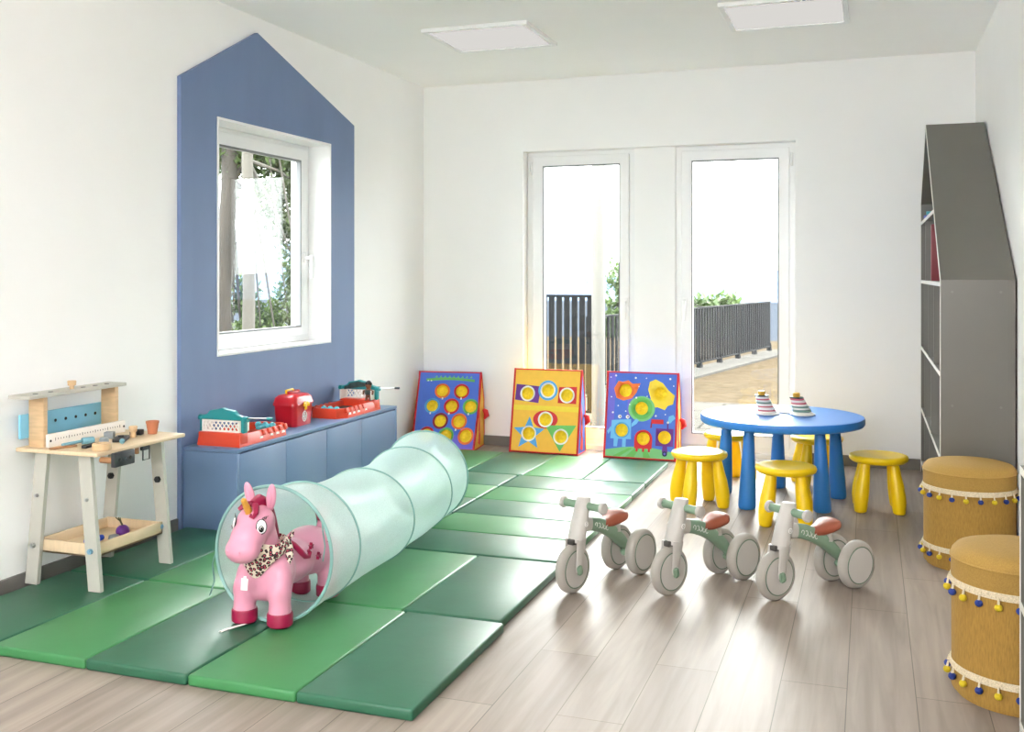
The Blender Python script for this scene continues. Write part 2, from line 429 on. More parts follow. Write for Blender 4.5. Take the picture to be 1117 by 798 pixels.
# garden doors
def handle(b, f):
    """window lever: rosette and downward grip; f maps local (u across, v up, d out of the frame)"""
    def bx(u0, u1, v0, v1, d0, d1):
        b.prism([f(u0, v0, d0), f(u1, v0, d0), f(u1, v1, d0), f(u0, v1, d0)], Vector(f(0, 0, d1))-Vector(f(0, 0, d0)))
    bx(-.014, .014, -.035, .035, 0, .010); bx(-.009, .009, -.009, .009, .010, .045); bx(-.011, .011, -.125, .014, .045, .060)
def door(n, x0, x1, gx0, gx1, hx, hinge_x, label):
    root = thing('door_%d' % n, label, 'door', ((x0+x1)/2, .1, 0), kind='structure')
    X = lambda x: x-(x0+x1)/2
    f = lambda u, v, d: (u, d, v)
    b = B(); b.frame(X(x0), X(x1), .03, 2.1775, (.055, .055, .05, .042), f, .08); obj('door_frame', b, 'white_plastic', root, bevel=.003)
    b = B(); b.frame(X(x0)+.045, X(x1)-.045, .07, 2.145, (gx0-x0-.045, x1-gx1-.045, .085, .075), lambda u, v, d: (u, d-.018, v), .075); obj('sash', b, 'white_plastic', root, bevel=.004)
    b = B(); b.frame(X(gx0)-.004, X(gx1)+.004, .15, 2.075, .008, lambda u, v, d: (u, d-.0185, v), .02); obj('gasket', b, 'white_gasket', root)
    b = B(); b.box((X((gx0+gx1)/2), .022, (.145+2.08)/2), (gx1-gx0+.01, .006, 1.93)); obj('glass', b, 'pane_glass', root, smooth=False)
    b = B(); handle(b, lambda u, v, d: (X(hx)+u, -.018-d, 1.07+v)); obj('handle', b, 'white_plastic', root, bevel=.003)
    b = B()
    for z in (2.06, .2): b.cyl((X(hinge_x), -.012, z-.045), (X(hinge_x), -.012, z+.045), .010, n=12, rnd=.003)
    obj('hinge', b, 'white_plastic', root)
    b = B(); b.box((0, .02, .018), (x1-x0, .16, .036)); obj('threshold', b, 'wall_paint', root, bevel=.004)
door(1, .802, 1.6235, .931, 1.508, 1.556, .838, 'left glazed white garden door with the outside column behind it')
door(2, 1.9135, 2.742, 2.033, 2.624, 1.982, 2.712, 'right glazed white garden door behind the blue table')

# side window
root = thing('window_1', 'square white window set in the blue house panel', 'window', (0, (WY0+WY1)/2, WZ0), kind='structure')
yc = (WY0+WY1)/2
f = lambda u, v, d: (d, u, v)
hw, hh = (WY1-WY0)/2, WZ1-WZ0
b = B(); b.frame(-hw, hw, 0, hh, .014, lambda u, v, d: (.029-d, u, v), .262); obj('liner', b, 'white_plastic', root, bevel=.001)
b = B(); b.frame(-hw+.014, hw-.014, .014, hh-.014, (.05, .05, .05, .045), lambda u, v, d: (-.125-d, u, v), .07); obj('window_frame', b, 'white_plastic', root, bevel=.003)
GY0, GY1, GZ0, GZ1 = -2.51-yc, -1.60-yc, .95-WZ0, 1.975-WZ0
b = B(); b.frame(-hw+.045, hw-.05, .05, hh-.04, (GY0+hw-.045, hw-.05-GY1, GZ0-.05, hh-.04-GZ1), lambda u, v, d: (-.112-d, u, v), .07); obj('sash', b, 'white_plastic', root, bevel=.004)
b = B(); b.frame(GY0-.004, GY1+.004, GZ0-.004, GZ1+.004, .010, lambda u, v, d: (-.111-d, u, v), .03); obj('gasket', b, 'white_gasket', root)
b = B(); b.box((-.145, (GY0+GY1)/2, (GZ0+GZ1)/2), (.006, GY1-GY0+.01, GZ1-GZ0+.01)); obj('glass', b, 'pane_glass', root, smooth=False)
b = B(); handle(b, lambda u, v, d: (-.112+d, hw-.085+u, .53+v)); obj('handle', b, 'white_plastic', root, bevel=.003)

# house-shaped panel round the window
def house_panel():
    y0, y1, ev, ay, az = -2.945, -1.158, 2.247, -2.10, 2.66
    # apex measured on the wall
    ay, az = -2.279, 2.607
    outer = [(y0, .0), (y1, .0), (y1, ev), (ay, az), (y0, ev)]
    hole = [(WY0, WZ0), (WY1, WZ0), (WY1, WZ1), (WY0, WZ1)]
    b = B(); t = .024
    bm = b.bm
    F = [[bm.verts.new((x, y, z)) for y, z in outer] for x in (.0006, t)]
    Hh = [[bm.verts.new((x, y, z)) for y, z in hole] for x in (.0006, t)]
    for k in (0, 1):
        o5, h4 = F[k], Hh[k]
        for q in ((o5[0], o5[1], h4[1], h4[0]), (o5[1], o5[2], h4[2], h4[1]), (o5[2], o5[3], o5[4], h4[3], h4[2]), (o5[4], o5[0], h4[0], h4[3])): bm.faces.new(q)
    for L in (F, Hh):
        n = len(L[0])
        for i in range(n): bm.faces.new((L[0][i], L[0][(i+1) % n], L[1][(i+1) % n], L[1][i]))
    o = obj('house_silhouette', b, 'panel_blue', smooth=False, bevel=.0015)
    tag(o, 'blue house-shaped wall panel framing the square window', 'wall panel')
house_panel()

# low blue cupboard
CX1, CY0, CY1, CZ = .335, -2.93, -1.165, .425
root = thing('storage_cupboard', 'long low blue cupboard under the house-shaped wall panel', 'cupboard', (.18, (CY0+CY1)/2, 0))
L = lambda x, y, z: (x-.18, y-(CY0+CY1)/2, z)
b = B(); b.box(L((.026+CX1-.02)/2, (CY0+CY1)/2, (CZ-.02)/2), (CX1-.02-.026, CY1-CY0-.006, CZ-.02)); obj('carcass', b, 'cabinet_blue', root)
b = B(); b.box(L((.025+CX1)/2, CY0+.010, (CZ-.02)/2), (CX1-.025, .020, CZ-.02), bev=.001); obj('end_panel', b, 'cabinet_blue', root)
b = B(); b.box(L((.025+CX1)/2, CY1-.010, (CZ-.02)/2), (CX1-.025, .020, CZ-.02), bev=.001); obj('end_panel', b, 'cabinet_blue', root)
b = B(); b.box(L((.025+CX1)/2, (CY0+CY1)/2, CZ-.009), (CX1-.025, CY1-CY0, .018), bev=.0012); obj('worktop', b, 'cabinet_blue', root)
ys = [CY0+.022, -2.487, -2.062, -1.643, CY1-.022]
for y0, y1 in zip(ys, ys[1:]):
    b = B(); b.box(L(CX1-.010, (y0+y1)/2, .03+(CZ-.025-.03)/2), (.018, y1-y0-.004, CZ-.025-.03), bev=.0012); obj('door', b, 'cabinet_blue', root)

# wall plate beside the house panel
t = thing('wall_socket', 'white socket plate on the wall above the cupboard end', 'socket', (0, -.93, .49))
b = B(); b.box((.005, 0, 0), (.010, .10, .13), bev=.003); obj('plate', b, 'white_plastic', t)
b = B(); b.box((.011, 0, 0), (.004, .05, .08), bev=.0015); obj('rocker', b, 'white_plastic', t)

# ceiling panels 
for i, (x, y, l) in enumerate(((1.075, -1.405, 'square ceiling light panel nearer the window wall'), (2.785, -1.41, 'square ceiling light panel nearer the bookcase wall'))):
    t = thing('ceiling_light', l, 'ceiling light', (x, y, H), group='ceiling light panels')
    b = B(); b.frame(-.325, .325, -.3, .3, .028, lambda u, v, d: (u, v, -d), .022); obj('frame', b, 'white_plastic', t, bevel=.002)
    b = B(); b.box((0, 0, -.012), (.60, .55, .008)); obj('diffuser', b, 'lamp_diffuser', t)

# ------------------------------------------------------------------ outside
b = B(); b.box((1.5, 2.0, -.12), (9, 3.35, .1)); o = obj('terrace_paving', b, 'paving', smooth=False); tag(o, 'pale stone paving outside the garden doors', 'paving', kind='structure')
b = B(); b.box((3, 9.5, -.20), (16, 11.7, .1)); o = obj('gravel_ground', b, 'gravel_sand', smooth=False); tag(o, 'sandy gravel strip beyond the paving', 'ground', kind='structure')
b = B(); b.box((0, 60, -2.6), (240, 150, .2)); o = obj('lower_ground', b, 'asphalt', smooth=False); tag(o, 'pale ground below the terrace, seen through the fence', 'ground', kind='structure')
b = B(); b.box((-3.5, -1.5, -.25), (6.2, 8, .1)); o = obj('side_ground', b, 'gravel_sand', smooth=False); tag(o, 'ground outside the square window', 'ground', kind='structure')
def hills():
    b = B(); n = 60
    A = []
    for i in range(n+1):
        a = math.radians(-50 + 130*i/n); r = 150
        k = min(1, max(0, (math.degrees(a)-21)/6)); h = 1.6+.6*math.sin(i*.8)+k*(7+1.5*math.sin(i*.6))
        A.append((Vector((-math.sin(a)*r, math.cos(a)*r, -3)), Vector((-math.sin(a)*(r+30), math.cos(a)*(r+30), max(.5, h))), Vector((-math.sin(a)*(r+70), math.cos(a)*(r+70), -3))))
    b.rings([[q for q in s] for s in A], closed=False)
    o = obj('distant_hills', b, 'hill_haze_blue', angle=80); tag(o, 'hazy blue hills on the horizon', 'hills', kind='structure')
hills()
b = B(); b.cyl((.985, 1.5, -.07), (.985, 1.5, 3.4), .058, n=24); o = obj('porch_column', b, 'column_white'); tag(o, 'slim white column outside the left garden door', 'column', kind='structure')

def fence(name, p0, p1, ztop, zbot, step, label, posts):
    p0, p1 = Vector(p0), Vector(p1); d = (p1-p0); Ln = d.length; a = math.atan2(d.y, d.x)
    t = thing(name, label, 'fence', p0, a)
    n = int(Ln/step)
    zb = zbot-p0.z; zt = ztop-p0.z
    for z in (zb+.06, zt-.012):
        b = B(); b.box((Ln/2, 0, z), (Ln, .03, .024)); obj('rail', b, 'fence_dark', t)
    src = None
    for i in range(n+1):
        if src is None:
            b = B(); b.box((0, 0, (zb+.05+zt)/2), (.050, .022, zt-zb-.05)); src = obj('bar', b, 'fence_dark', t)
        else:
            c = src.copy(); COL.objects.link(c); c.parent = t; c.location.x = i*step
    ps = None
    for k in range(posts):
        x = Ln*k/(posts-1)
        if ps is None:
            b = B(); b.box((0, .03, zt/2), (.05, .05, zt)); b.prism([(-.07, -.02, 0), (.07, -.02, 0), (0, -.02, .17)], (0, .05, 0)); ps = obj('post', b, 'fence_dark', t)
        else:
            c = ps.copy(); COL.objects.link(c); c.parent = t; c.location.x = x
fence('garden_fence', (.148, 4.4, -.15), (1.49, 12.08, -.15), .785, -.10, .125, 'long dark bar fence running away behind both garden doors', 9)
fence('terrace_railing', (-1.1, 1.75, -.07), (.92, 1.75, -.07), 1.09, -.02, .072, 'nearer taller dark bar railing behind the left garden door', 3)
d = Vector((2.7, 6.4, 0)).normalized()
b = B(); b.prism([(.02, 4.2, -.15), (1.44, 12.4, -.15), (1.95, 12.4, -.15), (.50, 4.1, -.15)], (0, 0, .03)); o = obj('fence_kerb', b, 'concrete', smooth=False); tag(o, 'pale concrete kerb at the foot of the long fence', 'kerb', kind='structure')

def crown(name, parent, c, r, n, leaf, m, seed, bias=1.0):
    rnd = random.Random(seed); b = B(); bm = b.bm
    cl = []
    for k in range(max(6, n//170)):
        v = Vector((rnd.gauss(0, 1), rnd.gauss(0, 1), rnd.gauss(0, 1))).normalized()*rnd.uniform(.3, .85)
        cl.append((Vector((c[0]+v.x*r[0], c[1]+v.y*r[1], c[2]+v.z*r[2])), rnd.uniform(.22, .42)))
    for i in range(n):
        q, s = rnd.choice(cl)
        v = Vector((rnd.gauss(0, .6), rnd.gauss(0, .6), rnd.gauss(0, .5)))*s
        p = q+Vector((v.x*r[0], v.y*r[1], v.z*r[2]))
        R = Matrix.Rotation(rnd.uniform(0, 6.28), 3, 'Z') @ Matrix.Rotation(rnd.uniform(-1.2, 1.2), 3, 'X')
        l = leaf*rnd.uniform(.6, 1.3)
        vs = [bm.verts.new(p+R @ Vector(x)*l) for x in ((0, -.5, 0), (.28, 0, .06), (0, .5, 0), (-.28, 0, .06))]
        bm.faces.new(vs)
    return obj(name, b, m, parent, smooth=False)
def tree(loc, label, trunk_pts, trunk_r, crowns, bark, leafm, leaf, seed, group=None):
    t = thing('tree', label, 'tree', loc, group=group)
    b = B(); b.tube(trunk_pts, trunk_r, 12)
    rnd = random.Random(seed)
    for k in range(7):
        i = rnd.randrange(len(trunk_pts)//2, len(trunk_pts)); p = Vector(trunk_pts[i])
        c, r, n = rnd.choice(crowns); e = Vector(c)+Vector((rnd.uniform(-.5, .5)*r[0], rnd.uniform(-.5, .5)*r[1], rnd.uniform(-.4, .4)*r[2]))
        b.tube([p, p.lerp(e, .5)+Vector((0, 0, .1*r[2])), e], [trunk_r[i]*.4, trunk_r[i]*.28, trunk_r[i]*.12], 7)
    obj('trunk', b, bark, t)
    for k, (c, r, n) in enumerate(crowns): crown('crown', t, c, r, n, leaf, leafm, seed*10+k)
tree((-2.55, 17.5, -2.5), 'green tree behind the long fence, seen through both doors', [(0, 0, 0), (.1, 0, 1.2), (.0, .1, 2.4), (.15, 0, 3.3)], [.16, .13, .10, .05],
     [((0.3, 0, 3.1), (1.15, .9, 1.0), 2200), ((2.3, .4, 2.8), (.9, .8, .75), 1500), ((-.6, 0, 2.4), (.7, .7, .7), 900)], 'bark', 'leaf_a', .20, 3)
tree((-3.03, 1.76, -.2), 'tree with a thick grey trunk at the left edge of the square window', [(0, 0, 0), (-.03, 0, 1.2), (.03, .05, 2.4), (0, .1, 3.6)], [.10, .09, .085, .07],
     [((.05, .45, 2.80), (.7, .6, .45), 7000), ((-.25, .6, 1.2), (.3, .3, .6), 1100), ((.30, .75, 2.3), (.35, .4, .6), 2600)], 'bark', 'leaf_dark', .075, 5)
tree((-2.54, 1.44, -.2), 'slim pale-trunked tree in the middle of the square window', [(0, 0, 0), (.02, 0, 1.3), (-.02, .03, 2.6), (.03, .05, 4.0)], [.065, .06, .055, .045],
     [((-.10, .95, 1.45), (.28, .3, .8), 2600), ((-.25, .9, .85), (.5, .4, .35), 2200), ((-.2, .9, 2.4), (.5, .5, .4), 1800)], 'bark_pale', 'leaf_b', .065, 6)
t = thing('shrub', 'leafy green shrub low in the square window, before the fence', 'shrub', (-2.75, 2.9, -.2))
b = B(); b.tube([(0, 0, 0), (.02, .02, .6)], [.03, .015], 8); obj('stem', b, 'bark', t)
crown('foliage', t, (.1, .0, .95), (.6, .5, .55), 1500, .07, 'leaf_b', 77)
fence('side_fence', (-6.6, 2.2, -.2), (-1.8, 5.6, -.2), .86, -.12, .12, 'dark bar fence behind the trees outside the square window', 4)
def car(name, loc, rz, m, label):
    t = thing(name, label, 'car', loc, rz, group='parked cars beyond the fence')
    b = B(); prof = [(-2.0, .3), (-2.0, .75), (-1.3, .85), (-.7, 1.35), (.7, 1.38), (1.3, .9), (1.95, .8), (2.0, .3)]
    b.prism([(x, -.8, z) for x, z in prof], (0, 1.6, 0)); obj('body', b, m, t, bevel=.08)
    b = B(); b.prism([(x, -.82, z) for x, z in ((-1.1, .9), (-.65, 1.28), (.65, 1.3), (1.1, .92))], (0, 1.64, 0)); obj('window', b, 'eye_black', t)
    for sx in (-1.25, 1.25):
        for sy in (-.78, .78):
            b = B(); b.cyl((sx, sy-.1, .32), (sx, sy+.1, .32), .32, n=20, rnd=.04); obj('wheel', b, 'black_rubber', t)
car('car', (-8.6, 22, -2.5), .2, 'car_red', 'red car parked far behind the terrace railing')
car('car', (-3.3, 23, -2.5), .1, 'car_dark', 'dark blue car parked far behind the terrace railing')

# ------------------------------------------------------------------ floor mats
MT = .036
def folding_mat(panels, label):
    """panels: list of (x0,x1,y0,y1,material)"""
    xs = (min(p[0] for p in panels)+max(p[1] for p in panels))/2; ys_ = (min(p[2] for p in panels)+max(p[3] for p in panels))/2
    t = thing('folding_mat', label, 'floor mat', (xs, ys_, 0), group='green folding floor mats')
    for x0, x1, y0, y1, m in panels:
        b = B(); bm = b.bm; nx, ny = 10, 12
        g = .0015
        x0 += g; x1 -= g; y0 += g; y1 -= g
        b.box(((x0+x1)/2-xs, (y0+y1)/2-ys_, MT/2), (x1-x0, y1-y0, MT), bev=.009, seg=3)
        obj('panel', b, m, t, angle=60)
def colpanels(xe, y0, y1, first): return [(a, c, y0, y1, ('mat_dark', 'mat_light')[(i+first) % 2]) for i, (a, c) in enumerate(zip(xe, xe[1:]))]
XE = [.055, .45, .838, 1.228, 1.612, 1.995]
folding_mat(colpanels(XE, -4.50, -3.728, 0), 'green folding mat nearest the viewer, under the pink unicorn')
folding_mat(colpanels([.055, .45, .835, 1.215, 1.59, 1.975], -3.720, -2.945, 0), 'green folding mat second from the viewer, under the workbench right legs')
YE = [-2.935, -2.57, -2.22, -1.87, -1.525, -1.18]
folding_mat([(1.175, 1.965, a, c, ('mat_dark', 'mat_light')[i % 2]) for i, (a, c) in enumerate(zip(YE, YE[1:]))], 'green folding mat with cross stripes beside the ride-on bikes')
folding_mat([(.375, 1.165, a, c, ('mat_dark', 'mat_light')[i % 2]) for i, (a, c) in enumerate(zip(YE, YE[1:]))], 'green folding mat with cross stripes along the blue cupboard')
folding_mat(colpanels([.05, .43, .812, 1.195, 1.575, 1.965], -1.17, -.44, 0), 'green folding mat in front of the three target boards')

# ------------------------------------------------------------------ play tunnel
RINGS = [(1.22, -4.00, .225, .240), (1.21, -3.77, .225, .225), (1.185, -3.24, .225, .202), (1.13, -2.70, .225, .203), (1.10, -2.42, .222, .220)]
def tunnel():
    t = thing('play_tunnel', 'mint green mesh crawl tunnel lying across the mats', 'play tunnel', (1.18, -3.2, MT))
    O = Vector((1.18, -3.2, MT))
    ax = Vector((-.12, 1.58, 0)).normalized(); side = Vector((ax.y, -ax.x, 0))
    def ring(x, y, rx, rz, n=64, sag=1.0):
        c = Vector((x, y, MT+rz+.004))
        return [c+side*rx*math.cos(2*PI*i/n)+Vector((0, 0, rz*math.sin(2*PI*i/n))) - O for i in range(n)]
    rnd = random.Random(4)
    b = B(); rs = []
    for k in range(len(RINGS)-1):
        A, C = RINGS[k], RINGS[k+1]; m = 9
        for j in range(m if k < len(RINGS)-2 else m+1):
            s = j/m
            v = [A[i]+(C[i]-A[i])*s for i in range(4)]
            pinch = 1-.045*math.sin(PI*s)
            R = ring(v[0], v[1], v[2]*pinch, v[3]*pinch)
            c = sum(R, Vector())/len(R)
            out = []
            for i, p in enumerate(R):
                th = 2*PI*i/len(R)
                wob = .004*math.sin(PI*s)*(math.sin(5*th+k*1.7+3*s)+.7*math.sin(11*th-4*s+k))
                q = c+(p-c)*(1+wob/.22); q.z += .02*math.sin(PI*s)*(-.3 if math.sin(th) > 0 else 0)
                q.z = max(q.z, .003); out.append(q)
            rs.append(out)
    b.rings(rs, False, False); obj('netting', b, 'tunnel_net', t, angle=80)
    for k, r in enumerate(RINGS):
        b = B(); b.tube(ring(*r), .0065 if k in (0, 4) else .0048, 8, closed=True); obj('hoop', b, 'tunnel_band', t)
    # loose tie ribbons at both mouths
    for k, (i0, pts) in enumerate(((0, [(.0, 0, 0), (.012, -.01, -.05), (.02, -.012, -.09), (.016, -.02, -.14)]), (0, None), (4, [(0, 0, 0), (.008, -.02, -.04), (-.004, -.03, -.08), (.012, -.04, -.12)]))):
        R = ring(*RINGS[i0])
        if pts is None: p0 = R[32]; pts = [(0, 0, 0), (-.012, -.01, -.05), (-.002, -.012, -.11), (-.015, -.02, -.16)]
        else: p0 = R[6] if i0 == 0 else R[10]
        b = B(); b.tube([p0+Vector(p) for p in pts], .005, 6, flat=.3); obj('tie_ribbon', b, 'tunnel_band', t)
    b = B(); b.tube([(-.02+p[0], -.83+p[1], .012+p[2]) for p in ((.0, 0, 0), (-.02, -.05, -.004), (-.05, -.09, -.008), (-.055, -.12, -.008))], .008, 6, flat=.25); obj('tie_ribbon', b, 'label_white', t)
tunnel()

# ------------------------------------------------------------------ pink hopper unicorn
def unicorn():
    t = thing('hopper_unicorn', 'pink rubber hopper unicorn standing in the near mouth of the tunnel', 'toy unicorn', (1.197, -3.87, MT+.008))
    b = B()
    b.ell((0, .135, .180), (.096, .118, .092)); b.ell((0, 0, .172), (.086, .15, .080)); b.ell((0, -.120, .172), (.096, .085, .102)); b.ell((0, -.140, .145), (.098, .062, .075))
    for sx in (-1, 1):
        b.lathe([(.036, .0), (.042, .012), (.041, .05), (.038, .08), (.043, .12), (.035, .15)], 20, Matrix.Translation((sx*.072, -.165, 0)))
        b.lathe([(.034, .0), (.040, .012), (.039, .05), (.038, .08), (.05, .14), (.058, .20)], 20, Matrix.Translation((sx*.062, .185, 0)))
        b.ell((sx*.068, -.150, .15), (.042, .045, .07))
        b.ell((sx*.052, .175, .17), (.052, .055, .08))
    b.tube([(0, -.135, .22), (0, -.165, .28), (0, -.185, .34)], [.070, .058, .055], 20)
    b.ell((0, -.205, .362), (.068, .070, .066)); b.ell((0, -.250, .325), (.062, .062, .054)); b.ell((0, -.283, .288), (.065, .052, .048), RX(.25))
    me = baked(b, .0065, 16, .6); obj('body', me, 'pink', t)
    for sx in (-1, 1):
        for y in (-.165, .185):
            r = .0455 if y < 0 else .0435; x = .072 if y < 0 else .062
            b = B(); b.lathe([(r-.006, 0), (r, .006), (r, .04), (r-.002, .046), (r-.010, .048)], 24, Matrix.Translation((sx*x, y, -.001))); obj('hoof', b, 'magenta', t)
    # ears
    for sx in (-1, 1):
        b = B(); R = RY(sx*.20) @ RX(.15)
        b.ell((sx*.043, -.175, .446), (.019, .011, .052), R, 16); b.ell((sx*.040, -.183, .437), (.011, .006, .034), R, 12); obj('ear', b, 'pink', t)
    # horn with a twist
    b = B(); base = Vector((0, -.245, .405)); tip = Vector((0, -.278, .455)); rs = []
    q = (tip-base).to_track_quat('Z', 'Y').to_matrix()
    for k in range(14):
        s = k/13
        r = (.0135*(1-s)+.0095*s)*(1+.08*math.sin(k*2.1))
        rs.append([base.lerp(tip, s)+q @ Vector((r*math.cos(2*PI*i/14), r*math.sin(2*PI*i/14), 0)) for i in range(14)])
    b.rings(rs); b.ell(tip, (.008, .008, .008), n=10); obj('horn', b, 'horn_gold', t)
    # mane: crest down the neck and a curled forelock
    b = B(); b.tube([(0, -.225, .428), (0, -.185, .436), (0, -.145, .415), (0, -.118, .365), (0, -.095, .31), (0, -.075, .272)], [.016, .022, .024, .022, .02, .012], 12)
    b.tube([(.0, -.215, .428), (.024, -.238, .424), (.036, -.258, .408), (.030, -.268, .396), (.020, -.268, .400), (.022, -.267, .408)], [.012, .011, .009, .007, .006, .004], 10)
    b.tube([(.0, -.215, .428), (-.026, -.235, .428), (-.040, -.250, .414)], [.013, .012, .006], 10); obj('mane', b, 'magenta', t)
    # tail
    b = B(); b.tube([(0, .235, .235), (0, .250, .268), (0, .258, .282)], [.018, .015, .013], 10); obj('tail_stub', b, 'pink', t)
    b = B(); b.tube([(0, .246, .268), (0, .250, .300), (.0, .262, .306), (0, .276, .268)], [.016, .030, .030, .010], 12); obj('tail', b, 'magenta', t)
    # curled grip on each shoulder
    for sx in (-1, 1):
        b = B(); b.tube([(sx*.060, -.105, .285), (sx*.080, -.085, .262), (sx*.092, -.060, .232), (sx*.098, -.040, .210), (sx*.102, -.022, .206), (sx*.101, -.012, .218), (sx*.098, -.018, .228)], [.007, .010, .011, .010, .009, .008, .006], 10); obj('grip', b, 'magenta', t)
    # eyes: black rim, white, pupil, glint, lashes
    for sx in (-1, 1):
        n = Vector((sx*.76, -.62, .18)).normalized(); c = Vector((sx*.049, -.249, .362))
        R = n.to_track_quat('Z', 'Y').to_matrix()
        def e(dx, dy, dz, r): return c+R @ Vector((dx, dy, dz)), r
        b = B(); b.ell(c+n*.0065, (.0195, .0260, .004), R, 20); er = obj('eye', b, 'eye_black', t)
        b = B(); b.ell(c+n*.0085, (.0168, .0230, .004), R, 20); obj('eye_white', b, 'eye_white', er)
        dn = R.inverted() @ Vector((0, 0, -1)); fw = R.inverted() @ Vector((0, -1, 0))
        p = c+n*.0115+R @ (Vector((dn.x, dn.y, 0))*.007+Vector((fw.x, fw.y, 0))*.003)
        b = B(); b.ell(p, (.0095, .0115, .003), R, 16); pu = obj('pupil', b, 'eye_black', er)
        b = B(); b.ell(p+n*.002+Vector((0, 0, .002)), (.0055, .0065, .002), R, 12); b2 = obj('iris_ring', b, 'eye_white', er)
        b = B(); b.ell(p+n*.0036+Vector((0, 0, .001)), (.0042, .0050, .0015), R, 12); obj('iris', b, 'eye_black', er)
        b = B()
        for k in range(3):
            u = R.inverted() @ Vector((0, 0, 1)); u = Vector((u.x, u.y, 0)).normalized(); bk = R.inverted() @ Vector((0, 1, 0)); bk = Vector((bk.x, bk.y, 0)).normalized()
            s = c+n*.007+R @ (u*.021+bk*(.002+.007*k)); b.tube([s, s+R @ (u*.006+bk*.004), s+R @ (u*.009+bk*.011)], [.0018, .0015, .0007], 6)
        obj('eyelash', b, 'eye_black', er)
        b = B(); m0 = Vector((sx*.022, -.338, .293)); b.ell(m0, (.004, .002, .005), n=8); obj('nostril', b, 'pink', t)
    # printed stars on the rump
    for sx in (-1, 1):
        for (y, z, r, ux) in ((.040, .226, .013, .077), (.062, .186, .014, .0955), (.150, .215, .013, .085)):
            b = B(); P = []
            for k in range(10):
                a = PI/2+k*PI/5; rr = r*(1 if k % 2 == 0 else .42); P.append((sx*(ux-.007), y+rr*math.cos(a), z+rr*math.sin(a)))
            b.prism(P, (sx*.011, 0, 0)); obj('star', b, 'magenta', t)
    # scarf
    t2 = thing('scarf', 'animal-print neck scarf tied round the pink unicorn', 'scarf', (1.197, -3.87, MT+.008))
    b = B(); rs = []
    for k in range(40):
        a = 2*PI*k/40
        fr = max(0, -math.sin(a)); c = Vector((.073*math.cos(a), -.150+.075*math.sin(a), .268-.012*math.sin(a)*0 - .018*fr))
        hgt = .027+.030*fr**3; th = .011
        up = Vector((.15*math.cos(a), .25*math.sin(a)-.0, 1)).normalized(); o_ = Vector((math.cos(a), math.sin(a), 0))
        rs.append([c+up*hgt*math.sin(2*PI*j/10)+o_*th*(math.cos(2*PI*j/10)+.25*math.sin(3*a+j)) - (up*.03*fr**3 if 6 <= j <= 9 else Vector()) for j in range(10)])
    b.rings(rs, loop=True)
    obj('wrap', b, 'scarf_print', t2)
    b = B(); b.ell((.070, -.115, .285), (.014, .016, .013), n=12)
    b.tube([(.072, -.112, .286), (.084, -.122, .262), (.086, -.125, .235), (.088, -.130, .205)], [.009, .013, .015, .004], 8, flat=.4)
    b.tube([(.072, -.112, .286), (.080, -.100, .302), (.083, -.094, .316)], [.008, .012, .005], 8, flat=.5); obj('knot', b, 'scarf_print', t2)
    b = B(); b.box((-.012, -.256, .160), (.026, .003, .040), RX(-.12), bev=.001); b.box((-.012, -.253, .181), (.010, .002, .012), RX(-.12)); obj('care_tag', b, 'label_white', t2)
unicorn()

